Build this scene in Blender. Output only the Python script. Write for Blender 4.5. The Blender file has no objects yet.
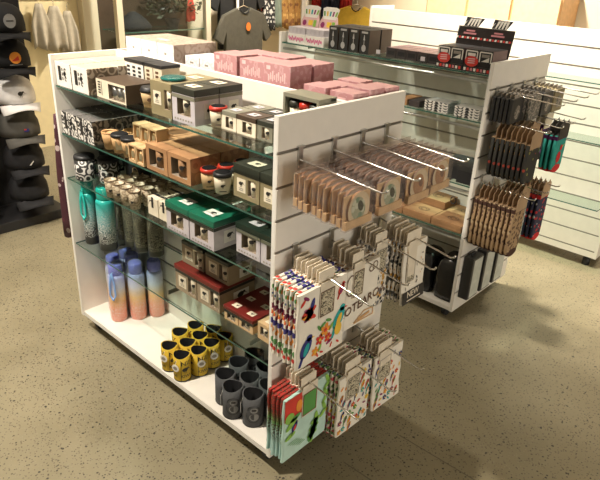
import bpy, math, random
from math import sin, cos, pi, radians
from mathutils import Vector, Matrix
random.seed(7)
S = bpy.context.scene
COL = S.collection
ORD = ['first', 'second', 'third', 'fourth', 'fifth', 'sixth', 'seventh', 'eighth', 'ninth', 'tenth', 'eleventh', 'twelfth']

# ------------------------------------------------------------------ materials
def nt(name):
    m = bpy.data.materials.new(name); m.use_nodes = True
    n = m.node_tree; n.nodes.clear()
    out = n.nodes.new('ShaderNodeOutputMaterial')
    return m, n, out

def N(n, t, **kw):
    x = n.nodes.new(t)
    for k, v in kw.items():
        if k in x.inputs.keys() if isinstance(k, str) else False: x.inputs[k].default_value = v
        else: setattr(x, k, v)
    return x

def rgba(c): return (c[0], c[1], c[2], 1)

def plain(name, c, rough=.5, metal=0, var=.08, scale=25, spec=.5, bump=0):
    m, n, out = nt(name); L = n.links.new
    b = n.nodes.new('ShaderNodeBsdfPrincipled'); b.inputs['Roughness'].default_value = rough
    b.inputs['Metallic'].default_value = metal; b.inputs['Specular IOR Level'].default_value = spec
    tc = n.nodes.new('ShaderNodeTexCoord'); nz = n.nodes.new('ShaderNodeTexNoise'); nz.inputs['Scale'].default_value = scale
    nz.inputs['Detail'].default_value = 3
    L(tc.outputs['Object'], nz.inputs['Vector'])
    r = n.nodes.new('ShaderNodeValToRGB')
    r.color_ramp.elements[0].color = rgba([x * (1 - var) for x in c]); r.color_ramp.elements[1].color = rgba([min(1, x * (1 + var)) for x in c])
    r.color_ramp.elements[0].position = .3; r.color_ramp.elements[1].position = .7
    L(nz.outputs['Fac'], r.inputs['Fac']); L(r.outputs['Color'], b.inputs['Base Color'])
    if bump:
        bp = n.nodes.new('ShaderNodeBump'); bp.inputs['Strength'].default_value = bump; bp.inputs['Distance'].default_value = .01
        L(nz.outputs['Fac'], bp.inputs['Height']); L(bp.outputs['Normal'], b.inputs['Normal'])
    L(b.outputs['BSDF'], out.inputs['Surface'])
    return m

def koru(name, bg, fg, scale=28, freq=5.5, thr=.1, rough=.45):
    """curling rings around scattered centres: a spiral fern print"""
    m, n, out = nt(name); L = n.links.new
    b = n.nodes.new('ShaderNodeBsdfPrincipled'); b.inputs['Roughness'].default_value = rough
    tc = n.nodes.new('ShaderNodeTexCoord'); vo = n.nodes.new('ShaderNodeTexVoronoi'); vo.inputs['Scale'].default_value = scale
    L(tc.outputs['Object'], vo.inputs['Vector'])
    mu = n.nodes.new('ShaderNodeMath'); mu.operation = 'MULTIPLY'; mu.inputs[1].default_value = freq * 2 * pi
    L(vo.outputs['Distance'], mu.inputs[0])
    sn = n.nodes.new('ShaderNodeMath'); sn.operation = 'SINE'; L(mu.outputs[0], sn.inputs[0])
    r = n.nodes.new('ShaderNodeValToRGB'); r.color_ramp.interpolation = 'LINEAR'
    r.color_ramp.elements[0].position = .5 + thr - .08; r.color_ramp.elements[1].position = .5 + thr + .08
    r.color_ramp.elements[0].color = rgba(bg); r.color_ramp.elements[1].color = rgba(fg)
    ma = n.nodes.new('ShaderNodeMath'); ma.operation = 'MULTIPLY_ADD'; ma.inputs[1].default_value = .5; ma.inputs[2].default_value = .5
    L(sn.outputs[0], ma.inputs[0]); L(ma.outputs[0], r.inputs['Fac']); L(r.outputs['Color'], b.inputs['Base Color'])
    L(b.outputs['BSDF'], out.inputs['Surface'])
    return m

def blotch(name, bg, cols, scale=45, size=.38, rough=.8):
    """scattered printed spots of several colours on a cloth"""
    m, n, out = nt(name); L = n.links.new
    b = n.nodes.new('ShaderNodeBsdfPrincipled'); b.inputs['Roughness'].default_value = rough
    tc = n.nodes.new('ShaderNodeTexCoord'); vo = n.nodes.new('ShaderNodeTexVoronoi'); vo.inputs['Scale'].default_value = scale
    L(tc.outputs['Object'], vo.inputs['Vector'])
    sp = n.nodes.new('ShaderNodeSeparateColor'); L(vo.outputs['Color'], sp.inputs[0])
    r = n.nodes.new('ShaderNodeValToRGB'); r.color_ramp.interpolation = 'CONSTANT'
    el = r.color_ramp.elements
    for i, c in enumerate(cols):
        e = el[i] if i < 2 else el.new(i / len(cols))
        e.position = i / len(cols); e.color = rgba(c)
    L(sp.outputs[0], r.inputs['Fac'])
    lt = n.nodes.new('ShaderNodeMath'); lt.operation = 'LESS_THAN'; lt.inputs[1].default_value = size
    L(vo.outputs['Distance'], lt.inputs[0])
    mx = n.nodes.new('ShaderNodeMix'); mx.data_type = 'RGBA'; mx.inputs[6].default_value = rgba(bg)
    L(lt.outputs[0], mx.inputs[0]); L(r.outputs['Color'], mx.inputs[7]); L(mx.outputs[2], b.inputs['Base Color'])
    L(b.outputs['BSDF'], out.inputs['Surface'])
    return m

def zramp(name, stops, h, speck=None, rough=.35, pscale=60):
    """colour changing up the height of the thing itself, with a fine print"""
    m, n, out = nt(name); L = n.links.new
    b = n.nodes.new('ShaderNodeBsdfPrincipled'); b.inputs['Roughness'].default_value = rough
    tc = n.nodes.new('ShaderNodeTexCoord'); se = n.nodes.new('ShaderNodeSeparateXYZ'); L(tc.outputs['Object'], se.inputs[0])
    dv = n.nodes.new('ShaderNodeMath'); dv.operation = 'DIVIDE'; dv.inputs[1].default_value = h; L(se.outputs[2], dv.inputs[0])
    r = n.nodes.new('ShaderNodeValToRGB'); el = r.color_ramp.elements
    for i, (p, c) in enumerate(stops):
        e = el[i] if i < 2 else el.new(p)
        e.position = p; e.color = rgba(c)
    L(dv.outputs[0], r.inputs['Fac'])
    col = r.outputs['Color']
    if speck:
        vo = n.nodes.new('ShaderNodeTexVoronoi'); vo.inputs['Scale'].default_value = pscale; L(tc.outputs['Object'], vo.inputs['Vector'])
        mu = n.nodes.new('ShaderNodeMath'); mu.operation = 'MULTIPLY'; mu.inputs[1].default_value = 16; L(vo.outputs['Distance'], mu.inputs[0])
        sn = n.nodes.new('ShaderNodeMath'); sn.operation = 'SINE'; L(mu.outputs[0], sn.inputs[0])
        gt = n.nodes.new('ShaderNodeMath'); gt.operation = 'GREATER_THAN'; gt.inputs[1].default_value = .35; L(sn.outputs[0], gt.inputs[0])
        lo, hi = speck[1]
        rg = n.nodes.new('ShaderNodeMapRange'); rg.inputs[1].default_value = lo; rg.inputs[2].default_value = hi; rg.inputs[3].default_value = 1; rg.inputs[4].default_value = 0
        L(dv.outputs[0], rg.inputs[0])
        ml = n.nodes.new('ShaderNodeMath'); ml.operation = 'MULTIPLY'; L(gt.outputs[0], ml.inputs[0]); L(rg.outputs[0], ml.inputs[1])
        lw = n.nodes.new('ShaderNodeMath'); lw.operation = 'GREATER_THAN'; lw.inputs[1].default_value = speck[2] if len(speck) > 2 else -1; L(dv.outputs[0], lw.inputs[0])
        m3 = n.nodes.new('ShaderNodeMath'); m3.operation = 'MULTIPLY'; L(ml.outputs[0], m3.inputs[0]); L(lw.outputs[0], m3.inputs[1]); ml = m3
        mx = n.nodes.new('ShaderNodeMix'); mx.data_type = 'RGBA'; L(ml.outputs[0], mx.inputs[0]); L(col, mx.inputs[6]); mx.inputs[7].default_value = rgba(speck[0])
        col = mx.outputs[2]
    L(col, b.inputs['Base Color']); L(b.outputs['BSDF'], out.inputs['Surface'])
    return m

def clear(name, tint=(.96, .98, .97), gloss=.06, ior=1.45, milk=0, rough=.03):
    """thin clear sheet: what passes straight through plus a Fresnel reflection"""
    m, n, out = nt(name); L = n.links.new
    tr = n.nodes.new('ShaderNodeBsdfTransparent'); tr.inputs[0].default_value = rgba(tint)
    gl = n.nodes.new('ShaderNodeBsdfGlossy'); gl.inputs['Roughness'].default_value = rough
    fr = n.nodes.new('ShaderNodeFresnel'); fr.inputs['IOR'].default_value = ior
    ge = n.nodes.new('ShaderNodeNewGeometry'); iv = n.nodes.new('ShaderNodeMath'); iv.operation = 'SUBTRACT'; iv.inputs[0].default_value = 1; L(ge.outputs['Backfacing'], iv.inputs[1])
    fm = n.nodes.new('ShaderNodeMath'); fm.operation = 'MULTIPLY'; L(fr.outputs[0], fm.inputs[0]); L(iv.outputs[0], fm.inputs[1])
    mx = n.nodes.new('ShaderNodeMixShader'); L(fm.outputs[0], mx.inputs[0]); L(tr.outputs[0], mx.inputs[1]); L(gl.outputs[0], mx.inputs[2])
    o = mx.outputs[0]
    if milk:
        df = n.nodes.new('ShaderNodeBsdfDiffuse'); df.inputs[0].default_value = (.9, .86, .84, 1)
        tc = n.nodes.new('ShaderNodeTexCoord'); nz = n.nodes.new('ShaderNodeTexNoise'); nz.inputs['Scale'].default_value = 40
        L(tc.outputs['Object'], nz.inputs['Vector'])
        mm = n.nodes.new('ShaderNodeMath'); mm.operation = 'MULTIPLY'; mm.inputs[1].default_value = milk * 2; L(nz.outputs['Fac'], mm.inputs[0])
        m2 = n.nodes.new('ShaderNodeMixShader'); L(mm.outputs[0], m2.inputs[0]); L(o, m2.inputs[1]); L(df.outputs[0], m2.inputs[2]); o = m2.outputs[0]
    L(o, out.inputs['Surface'])
    return m

def floor_mat():
    m, n, out = nt('polished_concrete'); L = n.links.new
    b = n.nodes.new('ShaderNodeBsdfPrincipled'); b.inputs['Roughness'].default_value = .38
    tc = n.nodes.new('ShaderNodeTexCoord')
    def noise(s, d=4):
        x = n.nodes.new('ShaderNodeTexNoise'); x.inputs['Scale'].default_value = s; x.inputs['Detail'].default_value = d; L(tc.outputs['Object'], x.inputs['Vector']); return x
    r = n.nodes.new('ShaderNodeValToRGB'); nz = noise(2.2, 8)
    r.color_ramp.elements[0].color = (.215, .187, .115, 1); r.color_ramp.elements[1].color = (.315, .277, .182, 1)
    r.color_ramp.elements[0].position = .3; r.color_ramp.elements[1].position = .7
    L(nz.outputs['Fac'], r.inputs['Fac']); c = r.outputs['Color']
    def specks(c, scale, thr, col, keep, size):
        vo = n.nodes.new('ShaderNodeTexVoronoi'); vo.inputs['Scale'].default_value = scale; vo.inputs['Randomness'].default_value = 1
        L(tc.outputs['Object'], vo.inputs['Vector'])
        sp = n.nodes.new('ShaderNodeSeparateColor'); L(vo.outputs['Color'], sp.inputs[0])
        g = n.nodes.new('ShaderNodeMath'); g.operation = 'GREATER_THAN'; g.inputs[1].default_value = keep; L(sp.outputs[0], g.inputs[0])
        nz2 = noise(scale * 1.5, 2)
        ad = n.nodes.new('ShaderNodeMath'); ad.operation = 'MULTIPLY_ADD'; ad.inputs[1].default_value = .35; L(nz2.outputs['Fac'], ad.inputs[0]); L(vo.outputs['Distance'], ad.inputs[2])
        l = n.nodes.new('ShaderNodeMath'); l.operation = 'LESS_THAN'; l.inputs[1].default_value = size; L(ad.outputs[0], l.inputs[0])
        a = n.nodes.new('ShaderNodeMath'); a.operation = 'MULTIPLY'; L(g.outputs[0], a.inputs[0]); L(l.outputs[0], a.inputs[1])
        mx = n.nodes.new('ShaderNodeMix'); mx.data_type = 'RGBA'; mx.inputs[7].default_value = rgba(col)
        L(a.outputs[0], mx.inputs[0]); L(c, mx.inputs[6]); return mx.outputs[2]
    c = specks(c, 110, .3, (.15, .125, .085), .35, .46)
    c = specks(c, 130, .3, (.29, .255, .18), .5, .42)
    c = specks(c, 85, .3, (.075, .065, .045), .62, .42)
    c = specks(c, 60, .3, (.05, .043, .03), .80, .38)
    c = specks(c, 45, .3, (.045, .04, .032), .82, .36)
    L(c, b.inputs['Base Color'])
    rr = n.nodes.new('ShaderNodeMapRange'); rr.inputs[3].default_value = .3; rr.inputs[4].default_value = .5; L(nz.outputs['Fac'], rr.inputs[0]); L(rr.outputs[0], b.inputs['Roughness'])
    L(b.outputs['BSDF'], out.inputs['Surface'])
    return m

M = dict(
    white=plain('white_melamine', (.80, .765, .70), .42, var=.02),
    edge=plain('white_edging', (.86, .84, .79), .4, var=.02),
    wallp=plain('slatwall_board', (.80, .76, .69), .45, var=.03),
    alu=plain('slot_metal', (.30, .28, .25), .4, .85),
    chrome=plain('chrome_wire', (.82, .82, .80), .16, 1, var=.02),
    steel=plain('brushed_steel', (.62, .62, .60), .3, 1),
    glass=clear('clear_glass', (.90, .965, .945)), gedge=plain('green_glass_edge', (.045, .13, .10), .12, var=.15, spec=.8),
    black=plain('matt_black', (.018, .018, .02), .5), blackgl=plain('gloss_black', (.02, .02, .022), .2),
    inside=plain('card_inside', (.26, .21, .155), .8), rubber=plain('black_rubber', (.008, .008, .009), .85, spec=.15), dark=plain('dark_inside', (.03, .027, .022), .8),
    cream=plain('cream_card', (.80, .72, .56), .6), paper=plain('white_card', (.83, .80, .74), .6),
    lav=plain('pale_lilac_card', (.58, .54, .57), .5),
    brownp=koru('brown_fern_print', (.20, .15, .10), (.58, .48, .37), 30, 2.6),
    beige=plain('beige_card', (.50, .41, .31), .55, var=.06),
    bwp=koru('black_white_fern_print', (.78, .75, .70), (.03, .03, .03), 38, 2.4, .06),
    wbp=koru('white_on_black_print', (.025, .025, .025), (.62, .60, .57), 34, 2.6, .1),
    dgp=koru('dark_brown_fern_print', (.03, .026, .022), (.26, .22, .17), 34, 2.6),
    greyt=koru('charcoal_fern_print', (.13, .125, .12), (.20, .19, .18), 38, 2.4),
    kraftb=plain('shaded_brown_kraft', (.30, .165, .075), .7, var=.15, scale=14), kraft=plain('kraft_card', (.40, .215, .10), .7, var=.16, scale=14), kraftd=koru('kraft_carved_print', (.36, .18, .085), (.25, .12, .055), 22, 2),
    kraftl=plain('light_kraft_card', (.62, .43, .23), .65, var=.12),
    tan=plain('tan_header_card', (.40, .27, .16), .7, var=.1),
    cork=plain('tan_cork', (.58, .36, .17), .7, var=.2, scale=60),
    olive=plain('olive_card', (.27, .225, .125), .55), dolive=plain('dark_olive_card', (.032, .034, .025), .45, var=.1),
    sage=plain('sage_card', (.22, .21, .155), .55), taupe=plain('taupe_card', (.34, .265, .175), .6),
    green=plain('bottle_green_card', (.012, .145, .085), .32, var=.05), red=plain('brick_red_card', (.17, .018, .014), .4, var=.06),
    dgreen=plain('dark_green_card', (.014, .026, .018), .38), brownc=plain('dark_brown_card', (.07, .045, .028), .5),
    redlid=plain('red_plastic', (.52, .035, .02), .35), mugc=plain('cream_ceramic', (.74, .66, .50), .3, var=.05),
    mugs=koru('cream_cup_print', (.52, .44, .31), (.27, .21, .14), 55, 2, .25),
    pink=koru('pink_soap_print', (.47, .235, .245), (.54, .32, .325), 40, 1.6, .15), pinkt=plain('pink_card', (.47, .265, .265), .55, var=.05), pinkl=plain('pale_pink_card', (.76, .50, .50), .55),
    pinkhot=plain('hot_pink_ink', (.72, .12, .30), .5), whitefl=koru('lilac_white_print', (.82, .80, .80), (.66, .63, .66), 40, 2, .3),
    peach=koru('peach_fern_print', (.50, .40, .33), (.40, .30, .24), 30, 2.2, .15),
    yellow=plain('yellow_neoprene', (.62, .42, .03), .75, var=.1), grey=plain('grey_neoprene', (.085, .087, .092), .85, var=.12, scale=90), lgrey=plain('pale_grey_print', (.26, .26, .26), .6),
    tag=plain('white_swing_tag', (.82, .80, .75), .5),
    ink=plain('black_ink', (.025, .022, .02), .6), inkb=plain('brown_ink', (.12, .06, .03), .6), inkg=plain('grey_ink', (.30, .27, .23), .6),
    turq=zramp('turquoise_to_black_print', [(0, (.02, .02, .02)), (.22, (.10, .10, .10)), (.45, (.18, .40, .42)), (.8, (.03, .46, .42))], .27, ((.66, .70, .68), (.38, .72), .13), pscale=85),
    brownrim=plain('brown_rim', (.16, .11, .065), .4), tealg=plain('dark_teal_glass', (.01, .13, .12), .1), turqc=plain('turquoise_plastic', (.02, .46, .40), .3),
    dkb=zramp('black_botanical_print', [(0, (.03, .03, .025)), (.9, (.07, .07, .055))], .25, ((.27, .25, .18), (.9, 1.4), .1), pscale=85),
    sunset=zramp('coral_to_blue_fade', [(0, (.92, .22, .13)), (.22, (.92, .30, .15)), (.42, (.94, .60, .20)), (.62, (.74, .76, .93)), (.9, (.36, .42, .92))], .265, ((.95, .62, .50), (.25, .55)), pscale=80),
    bluec=plain('blue_plastic', (.16, .18, .74), .25), bluest=plain('light_blue_strap', (.24, .40, .78), .5),
    sleeve=clear('clear_plastic_sleeve', (.92, .88, .86), milk=.07, ior=1.4, rough=.12), bwrap=clear('clear_bottle_wrap', (.97, .97, .97), milk=.09, rough=.1),
    birch=plain('pale_birch', (.66, .56, .38), .5, var=.1, scale=30), wood=plain('light_wood', (.58, .40, .22), .55, var=.18, scale=30), wooddk=plain('brown_wood', (.17, .085, .05), .55, var=.25, scale=30),
    woodor=plain('orange_wood', (.62, .36, .16), .5, var=.1), greenph=blotch('green_photo_print', (.36, .40, .28), [(.10, .20, .09), (.55, .60, .48), (.20, .30, .20)], 60, .5),
    linen=plain('white_tea_towel', (.82, .77, .67), .9, var=.04), linenp=blotch('bird_flower_cloth', (.80, .75, .66), [(.62, .04, .03), (.80, .75, .66), (.05, .04, .22), (.10, .26, .08), (.72, .26, .04), (.16, .02, .05), (.80, .75, .66), (.05, .04, .22)], 62, .60),
    linenk=blotch('black_grey_cloth', (.74, .69, .60), [(.03, .03, .03), (.18, .18, .18), (.55, .30, .06), (.05, .05, .05), (.40, .38, .35)], 70, .55),
    linenb=blotch('brown_script_cloth', (.74, .68, .57), [(.12, .05, .03), (.06, .03, .02), (.3, .2, .12)], 60, .46),
    linenm=blotch('many_small_motifs_cloth', (.76, .70, .60), [(.62, .08, .12), (.10, .20, .06), (.66, .42, .06), (.10, .20, .36), (.40, .06, .22), (.18, .12, .08)], 62, .50),
    lineng=zramp('red_to_aqua_cloth', [(0, (.42, .03, .02)), (.30, (.34, .03, .02)), (.36, (.20, .10, .04)), (.46, (.10, .24, .06)), (.60, (.34, .52, .46)), (.75, (.40, .60, .56))], -.25, ((.10, .05, .03), (.55, .8)), .85, 70), aqua=plain('pale_aqua_cloth', (.48, .68, .60), .85),
    hdr=plain('towel_header_card', (.74, .66, .53), .75), hdrp=koru('header_small_print', (.60, .54, .40), (.10, .085, .06), 130, 1.6, .0),
    ired=plain('red_print', (.62, .05, .03), .8), iorg=plain('orange_print', (.80, .30, .04), .8), inavy=plain('navy_print', (.03, .035, .19), .8), igrn=plain('green_print', (.10, .30, .07), .8), itl=plain('teal_print', (.02, .36, .36), .8), iyel=plain('yellow_print', (.80, .52, .06), .8), ipur=plain('plum_print', (.25, .03, .12), .8), ilgrn=plain('leaf_green_print', (.25, .48, .08), .8),
    concrete=floor_mat(), joint=plain('dark_joint', (.16, .14, .10), .8),
    wallc=plain('cream_paint', (.74, .66, .50), .8, var=.03, scale=3), wally=plain('pale_yellow_board', (.80, .68, .40), .6, var=.03), ceil=plain('ceiling_paint', (.75, .72, .66), .9, var=.03),
    shirt=plain('dark_grey_jersey', (.085, .080, .062), .9, bump=.3), shirtb=plain('black_jersey', (.02, .02, .02), .9),
    cotton=plain('black_cotton', (.012, .012, .014), .85, var=.2), cgrey=plain('grey_cotton', (.095, .09, .08), .9), cwhite=plain('white_cotton', (.88, .86, .86), .9), cbeige=plain('grey_beige_cotton', (.44, .39, .30), .9, bump=.4),
    plant=blotch('dark_leaf_green', (.015, .02, .010), [(.03, .05, .015), (.10, .10, .04), (.01, .012, .008)], 60, .5), leaf=plain('olive_leaf', (.03, .036, .014), .5, var=.5, scale=9),
    floral=blotch('red_floral_cloth', (.02, .015, .012), [(.60, .03, .03), (.70, .30, .05), (.50, .03, .10), (.12, .20, .05)], 26, .45), dots=blotch('black_white_cloth', (.03, .03, .03), [(.75, .72, .68), (.6, .58, .55)], 30, .42), gold=blotch('golden_brown_cloth', (.45, .24, .07), [(.65, .40, .14), (.25, .11, .04)], 18, .45), sagec=plain('sage_cloth', (.22, .27, .22), .9), redc=plain('red_cloth', (.36, .015, .015), .85), navyc=plain('navy_cloth', (.02, .025, .06), .85), yelc=plain('mustard_cloth', (.58, .38, .04), .8, bump=.4),
    sockk=blotch('dark_sock_knit', (.028, .028, .024), [(.45, .22, .03), (.40, .05, .03), (.25, .25, .06), (.10, .10, .08)], 38, .24), sockp=blotch('black_sock_dots', (.02, .018, .026), [(.03, .30, .26), (.35, .04, .10), (.16, .05, .26), (.10, .38, .08)], 38, .36), sockt=plain('teal_sock_knit', (.02, .29, .24), .9, var=.12, scale=80), sockb=blotch('brown_sock_knit', (.36, .24, .13), [(.10, .05, .03), (.46, .34, .20), (.10, .055, .03)], 60, .44), sockg=blotch('pale_teal_sock_knit', (.30, .38, .34), [(.05, .30, .26), (.6, .6, .56)], 45, .3), sockr=blotch('navy_white_sock_knit', (.02, .022, .05), [(.6, .58, .56), (.02, .02, .05), (.45, .02, .02)], 50, .34), sockred=plain('red_sock_knit', (.5, .02, .02), .9), sockdk=plain('dark_brown_knit', (.06, .025, .016), .9), sockgr=plain('bright_green_knit', (.10, .42, .05), .9), sockpu=plain('purple_knit', (.10, .02, .12), .9),
    pouch=plain('black_pouch', (.03, .03, .03), .45), pouchg=koru('grey_pouch_print', (.10, .10, .085), (.32, .28, .24), 40, 2), paleg=plain('pale_grey_face', (.55, .57, .51), .6, var=.15, scale=30),
    gsil=plain('silver_print', (.55, .55, .54), .35, .4), discr=plain('red_disc', (.66, .05, .04), .4), dkpk=plain('dark_pack', (.055, .045, .045), .4), dkpt=plain('mauve_pack_top', (.16, .10, .10), .4), pinkd=plain('pink_ink', (.55, .22, .24), .5),
    oran=plain('orange_emblem', (.75, .20, .03), .6), drawer=plain('warm_cream_drawer', (.82, .76, .62), .5),
    cabt=clear('cabinet_glass', (.93, .97, .97)), maroon=blotch('maroon_white_cloth', (.06, .015, .022), [(.10, .02, .035), (.45, .36, .34), (.05, .01, .02)], 34, .4), redpl=plain('red_cloth_bag', (.40, .02, .03), .7), door=plain('orange_door_panel', (.86, .62, .36), .5),
)

# ------------------------------------------------------------------ mesh builder
class MB:
    def __init__(s): s.v = []; s.f = []; s.m = []; s.s = []
    def face(s, pts, m=0, sm=False):
        i = len(s.v); s.v += [tuple(p) for p in pts]; s.f.append(tuple(range(i, i + len(pts)))); s.m.append(m); s.s.append(sm)
    def box(s, x0, x1, y0, y1, z0, z1, m=0, mt=None, mf=None, ms=None, mb=None, skip=''):
        """m = all, mt = top, mf = front (-y), ms = sides (x)"""
        mt = m if mt is None else mt; mf = m if mf is None else mf; ms = m if ms is None else ms; mb = m if mb is None else mb
        i = len(s.v)
        s.v += [(x0, y0, z0), (x1, y0, z0), (x1, y1, z0), (x0, y1, z0), (x0, y0, z1), (x1, y0, z1), (x1, y1, z1), (x0, y1, z1)]
        for k, f, mm in (('b', (3, 2, 1, 0), m), ('t', (4, 5, 6, 7), mt), ('f', (0, 1, 5, 4), mf), ('r', (1, 2, 6, 5), ms), ('k', (2, 3, 7, 6), mb), ('l', (3, 0, 4, 7), ms)):
            if k in skip: continue
            s.f.append(tuple(i + q for q in f)); s.m.append(mm); s.s.append(False)
        return s
    def rings(s, rings, m=0, closed=True, caps=(True, True), sm=True):
        i0 = len(s.v); n = len(rings[0])
        for r in rings: s.v += [tuple(p) for p in r]
        mm = m if callable(m) else (lambda k: m)
        for k in range(len(rings) - 1):
            for j in range(n if closed else n - 1):
                a = i0 + k * n + j; b = i0 + k * n + (j + 1) % n
                s.f.append((a, b, b + n, a + n)); s.m.append(mm(k)); s.s.append(sm)
        if caps[0]: s.f.append(tuple(i0 + j for j in reversed(range(n)))); s.m.append(mm(0)); s.s.append(False)
        if caps[1]: s.f.append(tuple(i0 + (len(rings) - 1) * n + j for j in range(n))); s.m.append(mm(len(rings) - 2)); s.s.append(False)
        return s
    def lathe(s, prof, n=20, cx=0, cy=0, m=0, caps=(True, True)):
        return s.rings([[(cx + r * cos(2 * pi * j / n), cy + r * sin(2 * pi * j / n), z) for j in range(n)] for r, z in prof], m, True, caps)
    def tube(s, pts, r, n=6, m=0):
        P = [Vector(p) for p in pts]; R = []
        for k, p in enumerate(P):
            t = (P[min(k + 1, len(P) - 1)] - P[max(k - 1, 0)]).normalized()
            a = t.cross(Vector((0, 0, 1)) if abs(t.z) < .9 else Vector((1, 0, 0))).normalized(); b = t.cross(a)
            R.append([p + r * (a * cos(2 * pi * j / n) + b * sin(2 * pi * j / n)) for j in range(n)])
        return s.rings(R, m)
    def prism(s, poly, mp, t, m=0, ms=None):
        """closed 2-D outline (u, v) swept by t along the third axis of mp(u, v, w)"""
        a = [mp(u, v, 0) for u, v in poly]; b = [mp(u, v, t) for u, v in poly]
        s.face(list(reversed(a)), m); s.face(b, m)
        n = len(poly)
        for j in range(n): s.face([a[j], a[(j + 1) % n], b[(j + 1) % n], b[j]], m if ms is None else ms)
        return s
    def flat(s, poly, mp, m=0):
        s.face([mp(u, v) for u, v in poly], m); return s
    def build(s, name, mats, parent=None, loc=None, rz=0, bev=0):
        me = bpy.data.meshes.new(name); me.from_pydata(s.v, [], s.f)
        for x in (mats if isinstance(mats, (list, tuple)) else [mats]): me.materials.append(M[x] if isinstance(x, str) else x)
        me.polygons.foreach_set('material_index', s.m); me.polygons.foreach_set('use_smooth', s.s); me.update()
        o = bpy.data.objects.new(name, me); COL.objects.link(o)
        if parent: o.parent = parent
        if loc: o.location = loc
        o.rotation_euler.z = rz
        if bev:
            b = o.modifiers.new('bevel', 'BEVEL'); b.width = bev; b.segments = 2; b.limit_method = 'ANGLE'
        return o

def tag(o, label, cat, group=None, kind=None):
    if label: o['label'] = label
    if cat: o['category'] = cat
    if group: o['group'] = group
    if kind: o['kind'] = kind
    return o
def thing(name, label, cat, loc=(0, 0, 0), rz=0, group=None):
    o = bpy.data.objects.new(name, None); COL.objects.link(o); o.location = loc; o.rotation_euler.z = rz; o.empty_display_size = .02
    return tag(o, label, cat, group)
KIDS = {}
def kids(o):
    return [c for c in bpy.data.objects if c.parent == o]
def dup(root, loc, rz=None, label=None, group=None):
    r = root.copy(); COL.objects.link(r); r.location = loc
    if rz is not None: r.rotation_euler.z = rz
    if label: r['label'] = label
    if group: r['group'] = group
    if root.name not in KIDS: KIDS[root.name] = [(c, kids(c)) for c in kids(root)]
    for c, gs in KIDS[root.name]:
        d = c.copy(); COL.objects.link(d); d.parent = r
        for g in gs:
            e = g.copy(); COL.objects.link(e); e.parent = d
    return r
def struct(name, mb, mats, **k):
    return tag(mb.build(name, mats, **k), None, None, None, 'structure')

E1 = .0008
def front(y, x=0, z=0, sx=1):  return lambda u, v: (x + u * sx, y - E1, z + v)
def right(x, y=0, z=0):        return lambda u, v: (x + E1, y + u, z + v)
def top(z, x=0, y=0):          return lambda u, v: (x + u, y + v, z + E1)
def cyl(r, z=0, a0=0):         return lambda u, v: ((r + E1) * sin(u / r + a0), -(r + E1) * cos(u / r + a0), z + v)
def off(mp, du, dv, k=1):      return lambda u, v: mp(du + u * k, dv + v * k)
def ell(cx, cy, rx, ry, n=14, a=0):
    return [(cx + rx * cos(t) * cos(a) - ry * sin(t) * sin(a), cy + rx * cos(t) * sin(a) + ry * sin(t) * cos(a)) for t in (2 * pi * j / n for j in range(n))]
def rect(x0, x1, y0, y1): return [(x0, y0), (x1, y0), (x1, y1), (x0, y1)]
def kiwi(mb, mp, s=1, m=0):
    """little flightless-bird emblem, unit box about 1 wide"""
    k = lambda P: [(x * s, y * s) for x, y in P]
    mb.flat(k(ell(-.08, .05, .34, .25, 14, .25)), mp, m); mb.flat(k(ell(.28, .20, .13, .11, 10)), lambda u, v: mp(u, v), m)
    mb.flat(k([(.36, .20), (.68, -.08), (.34, .12)]), mp, m)
    mb.flat(k(rect(-.14, -.09, -.42, -.12)), mp, m); mb.flat(k(rect(.04, .09, -.42, -.12)), mp, m)
def seg(mb, mp, pts, w, m=0):
    """printed line of width w through 2-D points"""
    for (a, b), (c, d) in zip(pts[:-1], pts[1:]):
        l = math.hypot(c - a, d - b) or 1; nx, ny = -(d - b) / l * w / 2, (c - a) / l * w / 2
        mb.flat([(a + nx, b + ny), (a - nx, b - ny), (c - nx, d - ny), (c + nx, d + ny)], mp, m)
def arc(cx, cy, r, a0, a1, n=10, ry=None): return [(cx + r * cos(a0 + (a1 - a0) * k / n), cy + (ry or r) * sin(a0 + (a1 - a0) * k / n)) for k in range(n + 1)]
TXT = {}
def text2d(s):
    if s not in TXT:
        cu = bpy.data.curves.new('t', 'FONT'); cu.body = s; cu.align_x = 'CENTER'; cu.align_y = 'CENTER'; cu.size = 1; cu.offset = .012; cu.resolution_u = 2
        ob = bpy.data.objects.new('t', cu); COL.objects.link(ob)
        dg = bpy.context.evaluated_depsgraph_get(); dg.update()
        me = bpy.data.meshes.new_from_object(ob.evaluated_get(dg))
        TXT[s] = ([(v.co.x, v.co.y) for v in me.vertices], [tuple(p.vertices) for p in me.polygons])
        bpy.data.objects.remove(ob); bpy.data.curves.remove(cu); bpy.data.meshes.remove(me)
    return TXT[s]
def write(mb, s, mp, size, m=0, cx=0, cy=0, slant=0):
    V, F = text2d(s)
    for f in F: mb.face([mp(cx + V[i][0] * size, cy + V[i][1] * size + V[i][0] * size * slant) for i in f], m)

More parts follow.
